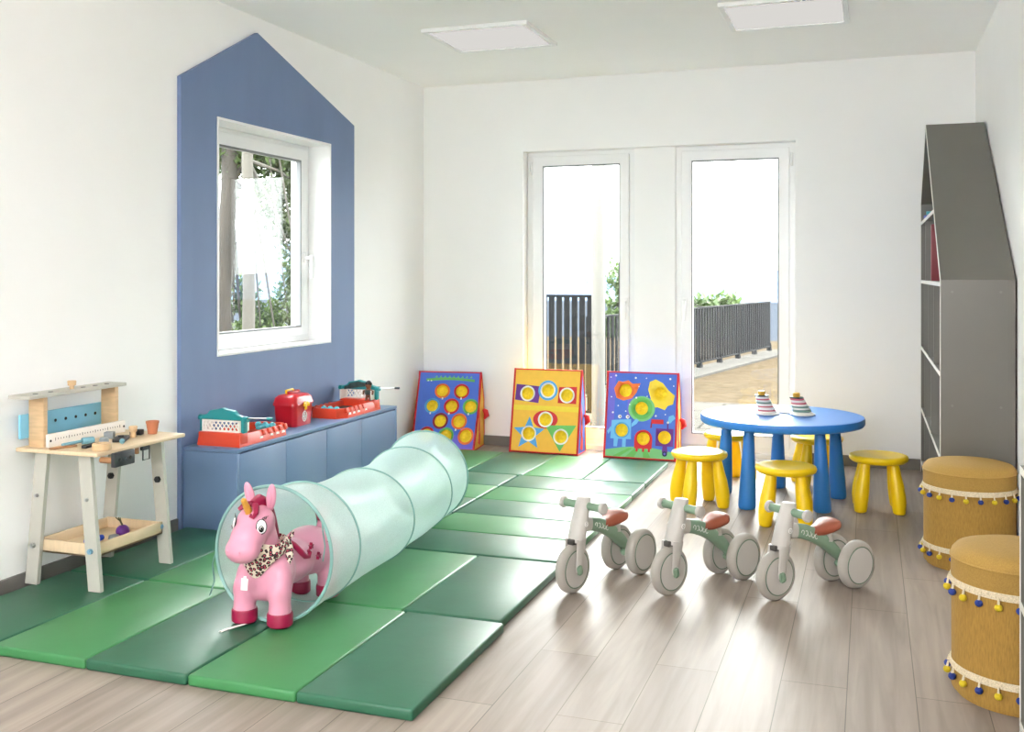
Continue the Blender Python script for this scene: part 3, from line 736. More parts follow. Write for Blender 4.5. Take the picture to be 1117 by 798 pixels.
# ------------------------------------------------------------------ toy workbench and what lies on it
def workbench():
    t = thing('toy_workbench', 'wooden toy workbench with pale grey splayed legs by the wall', 'toy workbench', (.22, -3.72, MT))
    P = lambda x, y, z: Vector((x-.22, y+3.72, z-MT))
    TZ = .585
    b = B(); b.box(P(.222, -3.705, TZ-.008), (.40, .535, .016), bev=.004); obj('tabletop', b, 'wood_pale', t)
    def leg(xt, yt, xb, yb):
        b = B(); w, th = .030, .010
        b.prism([P(xt-w, yt-th, TZ-.016), P(xt+w, yt-th, TZ-.016), P(xb+w, yb-th, MT+.001), P(xb-w, yb-th, MT+.001)], (0, .02, 0)); return obj('leg', b, 'bench_grey', t, bevel=.002)
    def hexb(c, m, parent, r=.011):
        b = B(); b.cyl(c, Vector(c)+Vector((0, -.012, 0)), r, n=6); b.cyl(c, Vector(c)+Vector((0, -.015, 0)), r*.5, n=10); return obj('bolt', b, m, parent)
    tops = ((.115, -3.925, .062, -3.925), (.325, -3.925, .375, -3.925), (.325, -3.505, .375, -3.505), (.115, -3.505, .062, -3.505))
    for i, (a, c, d, e) in enumerate(tops):
        lg = leg(a, c, d, e)
        at = lambda z: a+(d-a)*(1-(z-MT)/(TZ-MT))
        hexb(P(at(.20), c-.010, .195), 'bolt_blue' if i in (1, 2) else 'steel', lg)
        hexb(P(at(.40), c-.010, .395), 'steel' if i < 2 else 'black_rubber', lg, .007 if i < 2 else .014)
    # lower tray
    b = B(); x0, x1, y0, y1, z0, z1 = .075, .365, -3.915, -3.515, .165, .215
    for c, s in (((x0+.006, (y0+y1)/2, (z0+z1)/2), (.012, y1-y0, z1-z0)), ((x1-.006, (y0+y1)/2, (z0+z1)/2), (.012, y1-y0, z1-z0)), (((x0+x1)/2, y0+.006, (z0+z1)/2), (x1-x0, .012, z1-z0)), (((x0+x1)/2, y1-.006, (z0+z1)/2), (x1-x0, .012, z1-z0)), (((x0+x1)/2, (y0+y1)/2, z0+.004), (x1-x0, y1-y0, .008))):
        b.box(P(*c), s, bev=.0015)
    obj('tray', b, 'wood_pale', t)
    # back rack: two uprights, top shelf, blue pegboard, white rail
    for y in (-3.93, -3.525):
        b = B(); b.box(P(.095, y, (TZ+.785)/2), (.075, .022, .785-TZ), bev=.002); obj('upright', b, 'wood_light', t)
    b = B(); b.box(P(.095, -3.755, .792), (.105, .55, .014), bev=.002)
    obj('top_shelf', b, 'bench_grey', t)
    for y in (-3.96, -3.88, -3.70, -3.63, -3.56): b = B(); b.cyl(P(.11, y, .7985), P(.11, y, .8005), .010, n=14); obj('shelf_hole', b, 'slate', t)
    b = B(); b.box(P(.050, -3.75, .668), (.012, .46, .095), bev=.002); pb = obj('pegboard', b, 'sky_blue', t)
    for k in range(6): y = -3.855+k*.057; b = B(); b.cyl(P(.0555, y, .672), P(.0575, y, .672), .0065, n=14); obj('peg_hole', b, 'black_rubber', pb)
    b = B(); b.box(P(.145, -3.715, TZ+.026), (.016, .44, .052), bev=.002); rl = obj('ruler_rail', b, 'bench_white', t)
    b = B()
    for k in range(26): b.box(P(.1535, -3.90+k*.0148, TZ+.030), (.0012, .0022, .006 if k % 5 else .012))
    for y in (-3.925, -3.505): b.cyl(P(.1525, y, TZ+.026), P(.154, y, TZ+.026), .005, n=12)
    obj('ruler_mark', b, 'slate', rl)
    # vice: black jaw with three holes on a wooden screw
    b = B(); b.box(P(.470, -3.885, TZ-.030), (.020, .115, .056), bev=.004); vj = obj('vice_jaw', b, 'slate', t)
    for k in (-1, 0, 1): b = B(); b.cyl(P(.4795, -3.885+k*.03, TZ-.030), P(.4815, -3.885+k*.03, TZ-.030), .0055, n=12); obj('jaw_hole', b, 'eye_black', vj)
    b = B(); b.cyl(P(.40, -3.925, TZ-.034), P(.462, -3.925, TZ-.034), .012, n=16); obj('vice_screw', b, 'wood_brown', t)
    b = B(); b.box(P(.40, -3.72, TZ-.030), (.012, .012, .028)); obj('hook_peg', b, 'wood_brown', t)
    b = B(); b.box(P(.405, -3.68, TZ-.025), (.014, .04, .018)); b.tube([P(.405, -3.69, TZ-.03), P(.405, -3.69, TZ-.075), P(.405, -3.65, TZ-.075), P(.405, -3.65, TZ-.02)], .003, 6); obj('hanging_hook', b, 'slate', t)
    Z = TZ+.0005
    def item(name, b, m, label, cat, loc):
        o = obj(name, b, m); o.location = loc; return tag(o, label, cat)
    b = B(); b.lathe([(.019, 0), (.026, .045), (.0275, .046), (.0275, .055), (.023, .055), (.018, .012), (.0, .010)], 24); item('flower_pot', b, 'terracotta', 'small terracotta pot at the right end of the workbench', 'pot', (.30, -3.50, Z))
    b = B(); b.lathe([(.010, 0), (.012, .004), (.011, .022), (.015, .026), (.018, .044), (.016, .048), (.0, .048)], 20); item('wooden_peg', b, 'wood_light', 'wooden toy screw standing beside the terracotta pot', 'toy screw', (.29, -3.61, Z))
    b = B(); b.lathe([(.006, 0), (.007, .012), (.009, .016), (.009, .03), (.016, .034), (.018, .05), (.016, .053), (.0, .053)], 20); item('wooden_peg', b, 'wood_light', 'wooden toy screw stuck through the top shelf of the workbench', 'toy screw', (.11, -3.765, .7805))
    b = B(); b.box((0, 0, .011), (.05, .035, .022), RZ(.3), bev=.003); item('rubber_block', b, 'slate', 'small black block between the toy screw and the pot', 'block', (.255, -3.545, Z))
    b = B(); b.box((0, 0, .008), (.05, .10, .016), RZ(.5), bev=.003); b.cyl((0, 0, .016), (0, 0, .022), .012, n=16); item('clamp_plate', b, 'slate', 'flat dark plate near the middle of the workbench top', 'plate', (.30, -3.695, Z))
    b = B(); b.box((0, 0, .014), (.038, .034, .028), RZ(.4), bev=.003); item('grey_block', b, 'tool_grey', 'grey cube block leaning near the ruler rail', 'block', (.215, -3.665, Z))
    b = B(); b.lathe([(.016, 0), (.018, .004), (.018, .028), (.015, .036), (.0, .036)], 20); item('grey_nut', b, 'tool_grey', 'upright grey cylinder behind the wooden ring on the workbench', 'toy nut', (.335, -3.835, Z))
    b = B(); b.ell((0, 0, .011), (.011, .011, .011), n=14); item('toy_ball', b, 'tool_blue', 'little pale blue ball on the workbench top', 'ball', (.36, -3.76, Z))
    b = B(); b.cyl((0, 0, .015), (.02, .045, .015), .014, n=16, rnd=.004); b.cyl((0, 0, .015), (-.02, -.085, .012), .006, n=10); item('toy_hammer', b, ['tool_blue'], 'blue-headed toy hammer lying near the ruler rail', 'toy hammer', (.225, -3.835, Z))
    b = B(); b.lathe([(.032, 0), (.036, .003), (.036, .024), (.033, .027), (.018, .027), (.016, .020), (.0, .020)], 28); item('wooden_ring', b, 'wood_light', 'round wooden dish at the near corner of the workbench', 'wooden dish', (.385, -3.905, Z))
    b = B(); b.box((0, 0, .005), (.014, .11, .008), RZ(-.35), bev=.002); b.box((-.015, .055, .005), (.03, .024, .008), RZ(-.35), bev=.002); item('toy_wrench', b, 'wood_brown', 'brown wooden toy spanner on the near end of the workbench', 'toy spanner', (.215, -3.925, Z))
    b = B(); b.box((0, 0, .006), (.022, .09, .012), RZ(.15), bev=.003); item('toy_saw', b, 'slate', 'thin black strip tool lying behind the round wooden dish', 'toy saw', (.29, -3.86, Z))
    # things in the tray
    zt = .1735
    b = B(); b.ell((0, 0, .026), (.028, .028, .026), n=18); r = thing('toy_beetroot', 'purple toy beetroot with dark stalks in the workbench tray', 'toy vegetable', (.27, -3.65, zt)); obj('root', b, 'purple', r)
    b = B(); [b.tube([(0, 0, .048), (.006*k, -.014-.004*k, .07), (.012*k, -.026-.003*k*k, .088)], [.004, .003, .002], 6) for k in (-1, 0, 1)]; obj('stalk', b, 'stem_green', r)
    b = B(); b.ell((0, 0, .022), (.030, .035, .022), n=18); b.cyl((0, .03, .02), (0, .06, .02), .012, n=12, rnd=.004); item('blue_toy', b, 'royal_blue', 'royal blue rounded toy in the workbench tray', 'toy', (.245, -3.80, zt))
    b = B(); b.lathe([(.020, 0), (.024, .008), (.020, .026), (.008, .030), (.0, .030)], 18); item('striped_toy', b, 'tool_grey', 'small grey and white toy beside the purple beetroot', 'toy', (.285, -3.72, zt))
workbench()

# ------------------------------------------------------------------ toys on the cupboard
CT = CZ
def goal_game(loc, rz, label, front):
    """table game: long orange-red tray with a goal end, teal arch and rod"""
    t = thing('tabletop_goal_game', label, 'table game', loc, rz)
    L_, W_ = .36, .17; t.scale = (1.45, 1.36, 1.13)     # long axis local +Y, goal at -Y
    b = B()
    out = [(-W_/2, -L_/2), (W_/2, -L_/2), (W_/2, L_/2-.05), (W_/2-.03, L_/2), (-W_/2+.03, L_/2), (-W_/2, L_/2-.05)]
    def loop(k, z): return [(x*k, y*(1-(1-k)*.5), z) for x, y in out]
    b.rings([loop(1.0, 0), loop(.97, .035), loop(.90, .050), loop(.80, .050), loop(.74, .020)], True, True); obj('tray', b, 'orange_red', t, angle=30)
    for k in range(5):
        y = -.02+k*.038
        for s in (-1, 1): b = B(); b.box((s*.080, y, .040), (.010, .018, .026), RY(-s*.15), bev=.003); obj('side_rib', b, 'orange_red', t)
    # end box with net
    b = B(); b.box((0, -L_/2+.030, .032), (W_*.99, .055, .058), bev=.006); obj('end_box', b, 'orange_red', t)
    yb = -L_/2+.014
    b = B(); b.frame(-.075, .075, .060, .112, .007, lambda u, v, d: (u, yb+d, v), .008)
    for k in range(9):
        u = -.07+k*.0165
        for sgn in (-1, 1):
            p0, p1 = Vector((u-.014*sgn, yb+.004, .064)), Vector((u+.014*sgn, yb+.004, .110)); p0.x = max(-.072, min(.072, p0.x)); p1.x = max(-.072, min(.072, p1.x))
            b.cyl(p0, p1, .0022, n=6)
    for s in (-1, 1): b.box((s*.074, yb+.032, .086), (.006, .055, .052), bev=.001)
    obj('goal_net', b, 'bench_white', t)
    # arch
    b = B(); prof = [(-.082, .110), (-.082, .128), (-.060, .136), (-.048, .152), (-.018, .158), (0, .164), (.018, .158), (.048, .152), (.060, .136), (.082, .128), (.082, .110), (.066, .112), (-.066, .112)]
    b.prism([(x, yb+.006, z) for x, z in prof], (0, .022, 0)); ar = obj('arch', b, 'teal', t, bevel=.003)
    if front:
        b = B(); b.prism([(x*.85, yb+.0282, .124+(z-.126)*.88) for x, z in prof[2:11]], (0, .002, 0)); obj('arch_print', b, 'print_dark', ar)
    for s in (-1, 1):
        b = B(); b.box((s*.082, yb+.018, .088), (.014, .026, .062), bev=.004); b.cyl((s*.083, yb+.02, .118), (s*.097, yb+.02, .118), .013, n=16)
        obj('arch_post', b, 'teal', t)
    b = B(); q = -1 if front else 1; b.cyl((q*.09, yb+.020, .122), (q*.185, yb+.022, .126), .003, n=8); b.cyl((-q*.09, yb+.020, .122), (-q*.104, yb+.020, .122), .003, n=8); rd = obj('rod', b, 'steel', t)
    b = B(); b.cyl((q*.170, yb+.022, .1255), (q*.192, yb+.022, .1265), .006, n=10, rnd=.002); obj('rod_grip', b, 'teal' if not front else 'slate', rd)
    # launcher
    b = B(); y = L_/2-.055
    b.cyl((-.035, y, .036), (.035, y, .036), .013, n=14, rnd=.004)
    for x in (-.03, 0, .03): b.ell((x, y, .042), (.011, .016, .016), n=12)
    b.box((0, y-.03, .036), (.018, .05, .014), bev=.004); obj('launcher', b, 'aqua', t)
    b = B(); b.box((0, 0, .0215), (W_*.70, L_*.60, .003)); obj('playfield', b, 'orange_red' if not front else 'print_dark', t)
    for k, y in enumerate((.02, .06, .10, -.05)):
      for sg in (1, -1):
        b = B(); b.prism([(sg*.0832, y, .016), (sg*.0832, y+.022, .016), (sg*.0824, y+.018, .026), (sg*.0824, y+.004, .026)], (sg*.0016, 0, 0))
        obj('side_print', b, 'bench_white', t)
    return t
goal_game((.190, -2.63, CT), 0, 'orange tabletop goal game on the near end of the cupboard, goal facing the viewer', False)
goal_game((.190, -1.60, CT), PI, 'orange tabletop goal game on the far end of the cupboard', True)
def keeper():
    t = thing('goalkeeper_figure', 'small brown goalkeeper figure in front of the far goal', 'toy figure', (.275, -1.445, CT+.062))
    t.scale = (1.25, 1.25, 1.25)
    b = B(); b.ell((0, 0, .040), (.017, .011, .024), n=16); b.ell((0, 0, .076), (.016, .014, .017), n=16); b.tube([(0, 0, .05), (0, 0, .07)], .008, 10)
    for s in (-1, 1):
        b.tube([(s*.010, 0, .052), (s*.026, -.002, .046), (s*.024, -.006, .030)], [.007, .006, .005], 8); b.tube([(s*.008, 0, .026), (s*.012, 0, .004)], [.008, .006], 8)
        b.ell((s*.013, -.004, .004), (.007, .011, .004), n=10)
    me = baked(b, .0022, 3, .5); o = obj('body', me, 'skin_brown', t)
    b = B(); b.ell((0, .002, .084), (.0185, .016, .013), n=14); b.ell((0, .004, .092), (.012, .011, .008), n=12); obj('hair', b, 'eye_black', t)
    b = B(); b.lathe([(.017, 0), (.020, .014), (.018, .024)], 16, Matrix.Translation((0, 0, .030)) @ Matrix.Diagonal((1, .7, 1, 1))); obj('shirt', b, 'print_dark', t)
keeper()
def doctor_case():
    t = thing('doctor_case', 'red plastic toy doctor case on the cupboard, yellow clasp on its front', 'toy case', (.150, -2.115, CT), RZ(0).to_euler().z)
    def rr(wx, wy, z, r=.03, n=6):
        P = []
        for cx, cy, a0 in ((wx-r, wy-r, 0), (-wx+r, wy-r, PI/2), (-wx+r, -wy+r, PI), (wx-r, -wy+r, 3*PI/2)):
            for k in range(n+1): a = a0+PI/2*k/n; P.append((cx+r*math.cos(a), cy+r*math.sin(a), z))
        return P
    b = B(); b.rings([rr(.066, .092, 0), rr(.068, .095, .006), rr(.072, .104, .118)]); obj('body', b, 'case_red', t)
    b = B(); b.rings([rr(.077, .110, .116), rr(.077, .110, .130), rr(.074, .107, .136), rr(.070, .100, .158), rr(.058, .086, .172), rr(.035, .060, .178)]); lid = obj('lid', b, 'case_red', t)
    b = B(); b.box((0, .0, .183), (.030, .105, .016), bev=.006); b.box((0, .035, .190), (.034, .020, .010), bev=.004); obj('grip', b, 'case_red_dark', lid)
    b = B(); b.tube([(-.012, -.055, .178), (-.016, -.05, .196), (-.018, .02, .198), (-.014, .03, .180)], .006, 8); obj('handle', b, 'bright_yellow', t)
    b = B(); b.box((.079, .0, .124), (.014, .034, .020), bev=.004); b.box((.080, .0, .106), (.012, .018, .034), bev=.004)
    for s in (-1, 1): b.cyl((.080, s*.018, .118), (.090, s*.018, .118), .012, n=14, rnd=.003)
    obj('clasp', b, 'bright_yellow', t)
    # white oval ring with a cross
    b = B(); P = []
    for k in range(32):
        a = 2*PI*k/32; z = .052+.028*math.sin(a); P.append((.0702+.00002+z*.034, .020*math.cos(a), z))
    b.tube(P, .0026, 6, closed=True); b.box((.0722, 0, .052), (.004, .008, .040)); b.box((.0722, 0, .052), (.004, .026, .009)); obj('emblem', b, 'label_white', t)
doctor_case()

# ------------------------------------------------------------------ bean-bag target boards
def circle_pts(u, v, r, n=28, ry=None): return [(u+r*math.cos(2*PI*k/n), v+(ry or r)*math.sin(2*PI*k/n)) for k in range(n)]
def star_pts(u, v, R, r, n=5, a0=PI/2): return [(u+(R if k % 2 == 0 else r)*math.cos(a0+k*PI/n), v+(R if k % 2 == 0 else r)*math.sin(a0+k*PI/n)) for k in range(2*n)]
def rect(u0, v0, u1, v1, tl=0): return [(u0, v0), (u1, v0), (u1+tl, v1), (u0+tl, v1)]
def inside(p, poly):
    x, y = p; c = False; n = len(poly); j = n-1
    for i in range(n):
        xi, yi = poly[i]; xj, yj = poly[j]
        if (yi > y) != (yj > y) and x < (xj-xi)*(y-yi)/(yj-yi)+xi: c = not c
        j = i
    return c
def board(label, loc, rz, W, Hb, prof, base, shapes, holes, side_m, back_y, hr, extra=None):
    """W, Hb in metres; prof(s) gives the front sheet's (y, z) for s 0..1 upward; shapes are (material, polygon) in metres on the sheet"""
    t = thing('target_board', label, 'target board', loc, rz, group='bean bag target boards')
    mats = [base]
    def mi(m):
        if m not in mats: mats.append(m)
        return mats.index(m)
    f = lambda u, v, off=0: Vector((u-W/2, prof(v/Hb)[0]-off, prof(v/Hb)[1]))
    verts, edges = [], []
    def add(poly):
        i0 = len(verts); verts.extend(Vector(p) for p in poly); n = len(poly); edges.extend((i0+k, i0+(k+1) % n) for k in range(n))
    trim = .010
    add(rect(0, 0, W, Hb)); add(rect(trim, trim, W-trim, Hb-trim))
    for m, p in shapes: add(p)
    HP = [circle_pts(u, v, hr, 26) for u, v in holes]
    for p in HP: add(p)
    for i in range(1, 12):
        for j in range(1, 16): verts.append(Vector((W*i/12+.0007*j, Hb*j/16+.0005*i)))
    vo, eo, fo, *_ = delaunay_2d_cdt(verts, edges, [], 0, 1e-5)
    b = B(); bv = [b.bm.verts.new(f(min(max(p.x, 0), W), min(max(p.y, 0), Hb))) for p in vo]
    for tri in fo:
        c = sum((vo[i] for i in tri), Vector((0, 0)))/len(tri)
        if any(inside(c, p) for p in HP): continue
        k = 0
        if not (trim < c.x < W-trim and trim < c.y < Hb-trim): k = mi('f_red')
        else:
            for m, p in shapes:
                if inside(c, p): k = mi(m)
        fc = b.bm.faces.new([bv[i] for i in tri]); fc.material_index = k
    bmesh.ops.delete(b.bm, geom=[v for v in b.bm.verts if not v.link_faces], context='VERTS')
    o = obj('front_sheet', b, mats, t, angle=70)
    sm = o.modifiers.new('solid', 'SOLIDIFY'); sm.thickness = .004; sm.offset = 0
    # netting pockets behind each hole
    for (u, v) in holes:
        b = B(); rs = []
        for k in range(7):
            s = k/6; r = hr*1.02*math.cos(s*PI/2*.93); off = -.034*math.sin(s*PI/2)
            rs.append([f(u, v)+(f(u+r*math.cos(2*PI*i/26), v+r*math.sin(2*PI*i/26))-f(u, v))+Vector((0, -off+.004*math.sin(5*i+k)*s, -.004*s)) for i in range(26)])
        b.rings(rs, False, True); obj('net_pocket', b, 'net_yellow', t, angle=80)
    # gussets and back sheet
    top = prof(1.0)
    n = 10
    F = [prof(k/n) for k in range(n+1)]
    for s in (-1, 1):
        b = B(); x = s*(W/2-.004)
        q = [(x, y+.004, z) for y, z in F]+[(x, back_y, top[1]*.62), (x, back_y+.01, .004)]
        b.prism(q, (s*.004, 0, 0)); g = obj('side_gusset', b, side_m, t)
        b = B(); b.tube([(x+s*.004, y, z) for y, z in F], .005, 6); b.tube([(x+s*.004, top[0]+.004, top[1]), (x+s*.004, back_y, top[1]*.62), (x+s*.004, back_y+.01, .004), (x+s*.004, F[0][0], .004)], .005, 6); obj('piping', b, 'f_red', g)
        b = B()
        for k in range(3):
            z0 = .04+k*.09; y0 = F[0][0]*.45+back_y*.55
            b.prism([(x+s*.0042, y0-.04+.012*k, z0), (x+s*.0042, y0+.015, z0-.02), (x+s*.0042, y0+.03-.008*k, z0+.05), (x+s*.0042, y0, z0+.13), (x+s*.0042, y0-.02, z0+.06)], (s*.002, 0, 0))
        obj('flame_print', b, 'f_flame', g)
    b = B(); b.prism([(-W/2, top[0]+.004, top[1]), (W/2, top[0]+.004, top[1]), (W/2, back_y, top[1]*.62), (-W/2, back_y, top[1]*.62)], (0, .004, 0)); b.prism([(-W/2, back_y, top[1]*.62), (W/2, back_y, top[1]*.62), (W/2, back_y+.01, .004), (-W/2, back_y+.01, .004)], (0, .004, 0)); obj('back_sheet', b, base, t)
    # red bean bag pouch hanging at the side
    b = B(); b.tube([(W/2+.004, back_y*.6+top[0]*.4, .27), (W/2+.022, back_y*.6+top[0]*.4, .255), (W/2+.030, back_y*.6+top[0]*.4, .225), (W/2+.012, back_y*.6+top[0]*.4, .20)], [.010, .020, .020, .008], 8); obj('pouch', b, 'f_red', t)
    return t
# first board: blue with nine ringed holes and a long green creature, its sheet sagging outward
Wb, Hb = .475, .585
hl = [(.39, .73), (.70, .73), (.25, .53), (.56, .53), (.865, .53), (.41, .34), (.71, .34), (.22, .165), (.53, .16), (.845, .165)]
rc = ['f_orange', 'f_red', 'f_sky', 'f_red', 'f_green', 'f_maroon', 'f_orange', 'f_red', 'f_green', 'f_orange']
hl = [(u*Wb, v*Hb) for u, v in hl]
sh = [('f_violet', rect(.01, .01, Wb-.01, .10))]
bodyp = [(.12*Wb+.78*Wb*k/24, (.895+.022*math.sin(PI*k/24))*Hb) for k in range(25)]; sh.append(('f_green', bodyp+[(x, y-.035*Hb) for x, y in bodyp[::-1]]))
for k in range(9):
    u = (.26+.07*k)*Wb; sh.append(('f_mint', [(u, .915*Hb), (u+.02, .915*Hb), (u+.015, .945*Hb)]))
for k in range(2): sh.append(('f_white', circle_pts((.15+.05*k)*Wb, .868*Hb, .006, 10)))
for (u, v), c in zip(hl, rc): sh.append((c, circle_pts(u, v, .059, 30)))
for (u, v) in ((.39, .615), (.69, .62), (.22, .42), (.52, .42), (.83, .42), (.66, .22)): sh.append(('f_white', rect(u*Wb, v*Hb, u*Wb+.011, v*Hb+.016)))
def prof1(s): return (-.235*(1-s)**1.7-.005, .004+.545*s**.96)
board('blue target board with ringed holes and a green creature, nearest the blue cupboard', (.268, -.115, 0), .13, Wb, Hb, prof1, 'f_blue', sh, hl, 'f_yellow', .075, .044)
# second board: orange-yellow with shapes
Wb, Hb = .505, .600
hl = [(.215, .70), (.516, .745), (.80, .695), (.504, .40), (.27, .225), (.744, .205)]
P = lambda u, v: (u*Wb, v*Hb)
sh = [('f_lemon', rect(.01, .50*Hb, Wb-.01, .56*Hb)),
      ('f_purple', [P(.03, .62), P(.385, .59), P(.41, .79), P(.04, .81)]), ('f_red', [P(.67, .60), P(.94, .595), P(.94, .80), P(.68, .79)]),
      ('f_sky', circle_pts(.516*Wb, .745*Hb, .072, 30)), ('f_red', circle_pts(.504*Wb, .40*Hb, .092, 30, .064)),
      ('f_sky', star_pts(.27*Wb, .225*Hb, .122, .055)), ('f_green', [P(.51, .33), P(.96, .345), P(.74, .03)])]
hl = [(u*Wb, v*Hb) for u, v in hl]
for u, v in hl: sh.append(('f_white', circle_pts(u, v, .056, 30)))
def prof2(s): return (-.135+.125*s, .004+.586*s)
board('orange-yellow target board with shapes round its six holes', (1.032, -.105, 0), 0.0, Wb, Hb, prof2, 'f_yellow', sh, hl, 'f_blue', .062, .045)
# third board: blue space scene with little monsters
hl = [(.265, .78), (.755, .755), (.50, .58), (.235, .32), (.54, .235), (.83, .26)]
sh = [('f_violet', rect(.01, .30*Hb, .12*Wb, .99*Hb)), ('f_violet', rect(.30*Wb, .48*Hb, .62*Wb, .70*Hb)),
      ('f_mint', [P(0.02, .0)]+[P(.02+.96*k/16, .09+.05*math.sin(PI*k/16)) for k in range(17)]+[P(.98, .0)]),
      ('f_green', [P(.30, .02), P(.42, .02), P(.50, .13), P(.44, .13)]), ('f_green', [P(.55, .02), P(.65, .02), P(.58, .13), P(.53, .13)]), ('f_green', [P(.12, .02), P(.22, .02), P(.40, .12), P(.34, .12)]),
      ('f_orange', [P(.10, .80), P(.14, .69), P(.24, .66), P(.36, .69), P(.42, .76), P(.47, .87), P(.36, .86), P(.30, .90), P(.22, .88), P(.16, .89)]),
      ('f_lemon', [P(.60, .89), P(.68, .92), P(.78, .88), P(.86, .80), P(.95, .74), P(.93, .64), P(.86, .62), P(.82, .57), P(.72, .60), P(.63, .59), P(.62, .70), P(.58, .80)]),
      ('f_mint', circle_pts(.50*Wb, .575*Hb, .094, 26, .088)), ('f_green', circle_pts(.50*Wb, .58*Hb, .076, 26)),
      ('f_ltblue', [P(.09, .43), P(.36, .45), P(.37, .22), P(.30, .22), P(.30, .13), P(.25, .13), P(.25, .22), P(.19, .22), P(.18, .13), P(.13, .13), P(.13, .22), P(.08, .22)]),
      ('f_ltblue', [P(.37, .36), P(.44, .40), P(.47, .44), P(.43, .46), P(.37, .40)]), ('f_ltblue', [P(.08, .36), P(.03, .30), P(.05, .27), P(.09, .32)]),
      ('f_white', circle_pts(.20*Wb, .475*Hb, .013, 14)), ('f_white', circle_pts(.31*Wb, .475*Hb, .013, 14)), ('f_navy', circle_pts(.205*Wb, .475*Hb, .005, 10)), ('f_navy', circle_pts(.315*Wb, .475*Hb, .005, 10)),
      ('f_red', [P(.42, .12)]+[P(.54+.125*math.cos(PI-PI*k/14), .23+.105*math.sin(PI*k/14)) for k in range(15)]+[P(.66, .12)]),
      ('f_red', rect(.44*Wb, .085*Hb, .47*Wb, .12*Hb)), ('f_red', rect(.53*Wb, .085*Hb, .56*Wb, .12*Hb)), ('f_red', rect(.61*Wb, .085*Hb, .64*Wb, .12*Hb)),
      ('f_maroon', [P(.63, .36), P(.65, .36), P(.66, .46), P(.64, .46)]), ('f_red', [P(.65, .41), P(.81, .41), P(.81, .46), P(.65, .46)]),
      ('f_purple', rect(.71*Wb, .16*Hb, .95*Wb, .36*Hb)), ('f_purple', [P(.80, .09), P(.88, .09), P(.87, .16), P(.81, .16)]), ('f_navy', circle_pts(.84*Wb, .075*Hb, .018, 16)), ('f_violet', circle_pts(.84*Wb, .075*Hb, .008, 12)),
      ('f_purple', rect(.86*Wb, .36*Hb, .88*Wb, .42*Hb)), ('f_white', circle_pts(.87*Wb, .43*Hb, .008, 12)),
      ('f_ltblue', [P(.88, .50), P(.94, .52), P(.97, .48), P(.93, .45), P(.90, .42), P(.87, .45)]),
      ('f_red', circle_pts(.54*Wb, .235*Hb, .056, 26)), ('f_sky', circle_pts(.235*Wb, .32*Hb, .056, 26))]
for u, v in ((.05, .93), (.12, .95), (.40, .93), (.55, .93), (.45, .83), (.57, .72), (.17, .60), (.10, .52), (.33, .62), (.70, .50), (.83, .52), (.93, .85), (.88, .93), (.07, .70), (.42, .70), (.28, .54)):
    sh.append(('f_white', circle_pts(u*Wb, v*Hb, .0045 if (u*100) % 2 else .007, 10)))
hl = [(u*Wb, v*Hb) for u, v in hl]
board('blue target board with space monsters beside the yellow stool', (1.722, -.100, 0), 0.0, .50, .600, prof2, 'f_blue', sh, hl, 'f_yellow', .062, .045)

# ------------------------------------------------------------------ blue table and yellow stools
def table():
    t = thing('round_table', 'round blue plastic table before the right garden door', 'table', (2.745, -1.185, 0))
    R, Z = .450, .48
    b = B(); b.lathe([(R-.03, Z-.048), (R-.008, Z-.046), (R, Z-.036), (R, Z-.010), (R-.004, Z-.002), (R-.014, Z), (R-.03, Z-.001), (0, Z-.001)], 72); obj('tabletop', b, 'table_blue', t, angle=50)
    for a in (-118, -46, 26, 98, 170):
        a = math.radians(a); c0 = Vector((.335*math.cos(a), .335*math.sin(a), 0)); c1 = Vector((.315*math.cos(a), .315*math.sin(a), Z-.046))
        b = B(); prof = [(0.0, .040), (.006, .046), (.02, .048), (.12, .044), (.30, .034), (.435, .027)]
        rs = [[c0.lerp(c1, z/(Z-.046))*1+Vector((r*math.cos(2*PI*i/24), r*math.sin(2*PI*i/24), 0)) for i in range(24)] for z, r in prof]
        b.rings(rs); lg = obj('leg', b, 'table_blue', t)
        b = B(); b.cyl((c0.x, c0.y, 0), (c0.x, c0.y, .004), .036, n=20); obj('glide', b, 'eye_black', lg)
table()
def stool():
    t = thing('stool', '', 'stool', (0, 0, 0), group='yellow plastic stools round the blue table')
    Z = .298
    b = B(); b.lathe([(.105, Z-.040), (.138, Z-.038), (.150, Z-.028), (.154, Z-.016), (.150, Z-.005), (.138, Z), (.118, Z-.001), (.08, Z-.005), (0, Z-.007)], 56); obj('seat', b, 'stool_yellow', t, angle=60)
    for k in range(4):
        a = PI/4+k*PI/2; d = Vector((math.cos(a), math.sin(a), 0))
        b = B(); prof = [(0, .024, .138), (.006, .031, .138), (.03, .035, .137), (.07, .0385, .134), (.10, .039, .130), (.15, .0365, .122), (.20, .031, .112), (.25, .0265, .104), (.268, .0255, .100)]
        rs = [[d*off+Vector((0, 0, z))+Vector((r*math.cos(2*PI*i/20), r*math.sin(2*PI*i/20), 0)) for i in range(20)] for z, r, off in prof]
        b.rings(rs); b.tube([d*.1348+Vector(((.0382)*math.cos(2*PI*i/20), .0382*math.sin(2*PI*i/20), .062)) for i in range(20)], .0012, 5, closed=True); obj('leg', b, 'stool_yellow', t)
    return t
st = stool()
SL = [((2.329, -1.475, 0), .55, 'yellow stool beside the space monster board, left of the blue table'), ((2.812, -1.745, 0), .05, 'yellow stool in front of the blue table, nearest the ride-on bikes'),
      ((3.262, -1.262, 0), .06, 'yellow stool nearest the bookcase, right of the blue table'), ((2.915, -.70, 0), .3, 'yellow stool behind the blue table, its seat half hidden by the legs'), ((2.395, -.74, 0), .6, 'yellow stool behind the table in front of the garden door glass')]
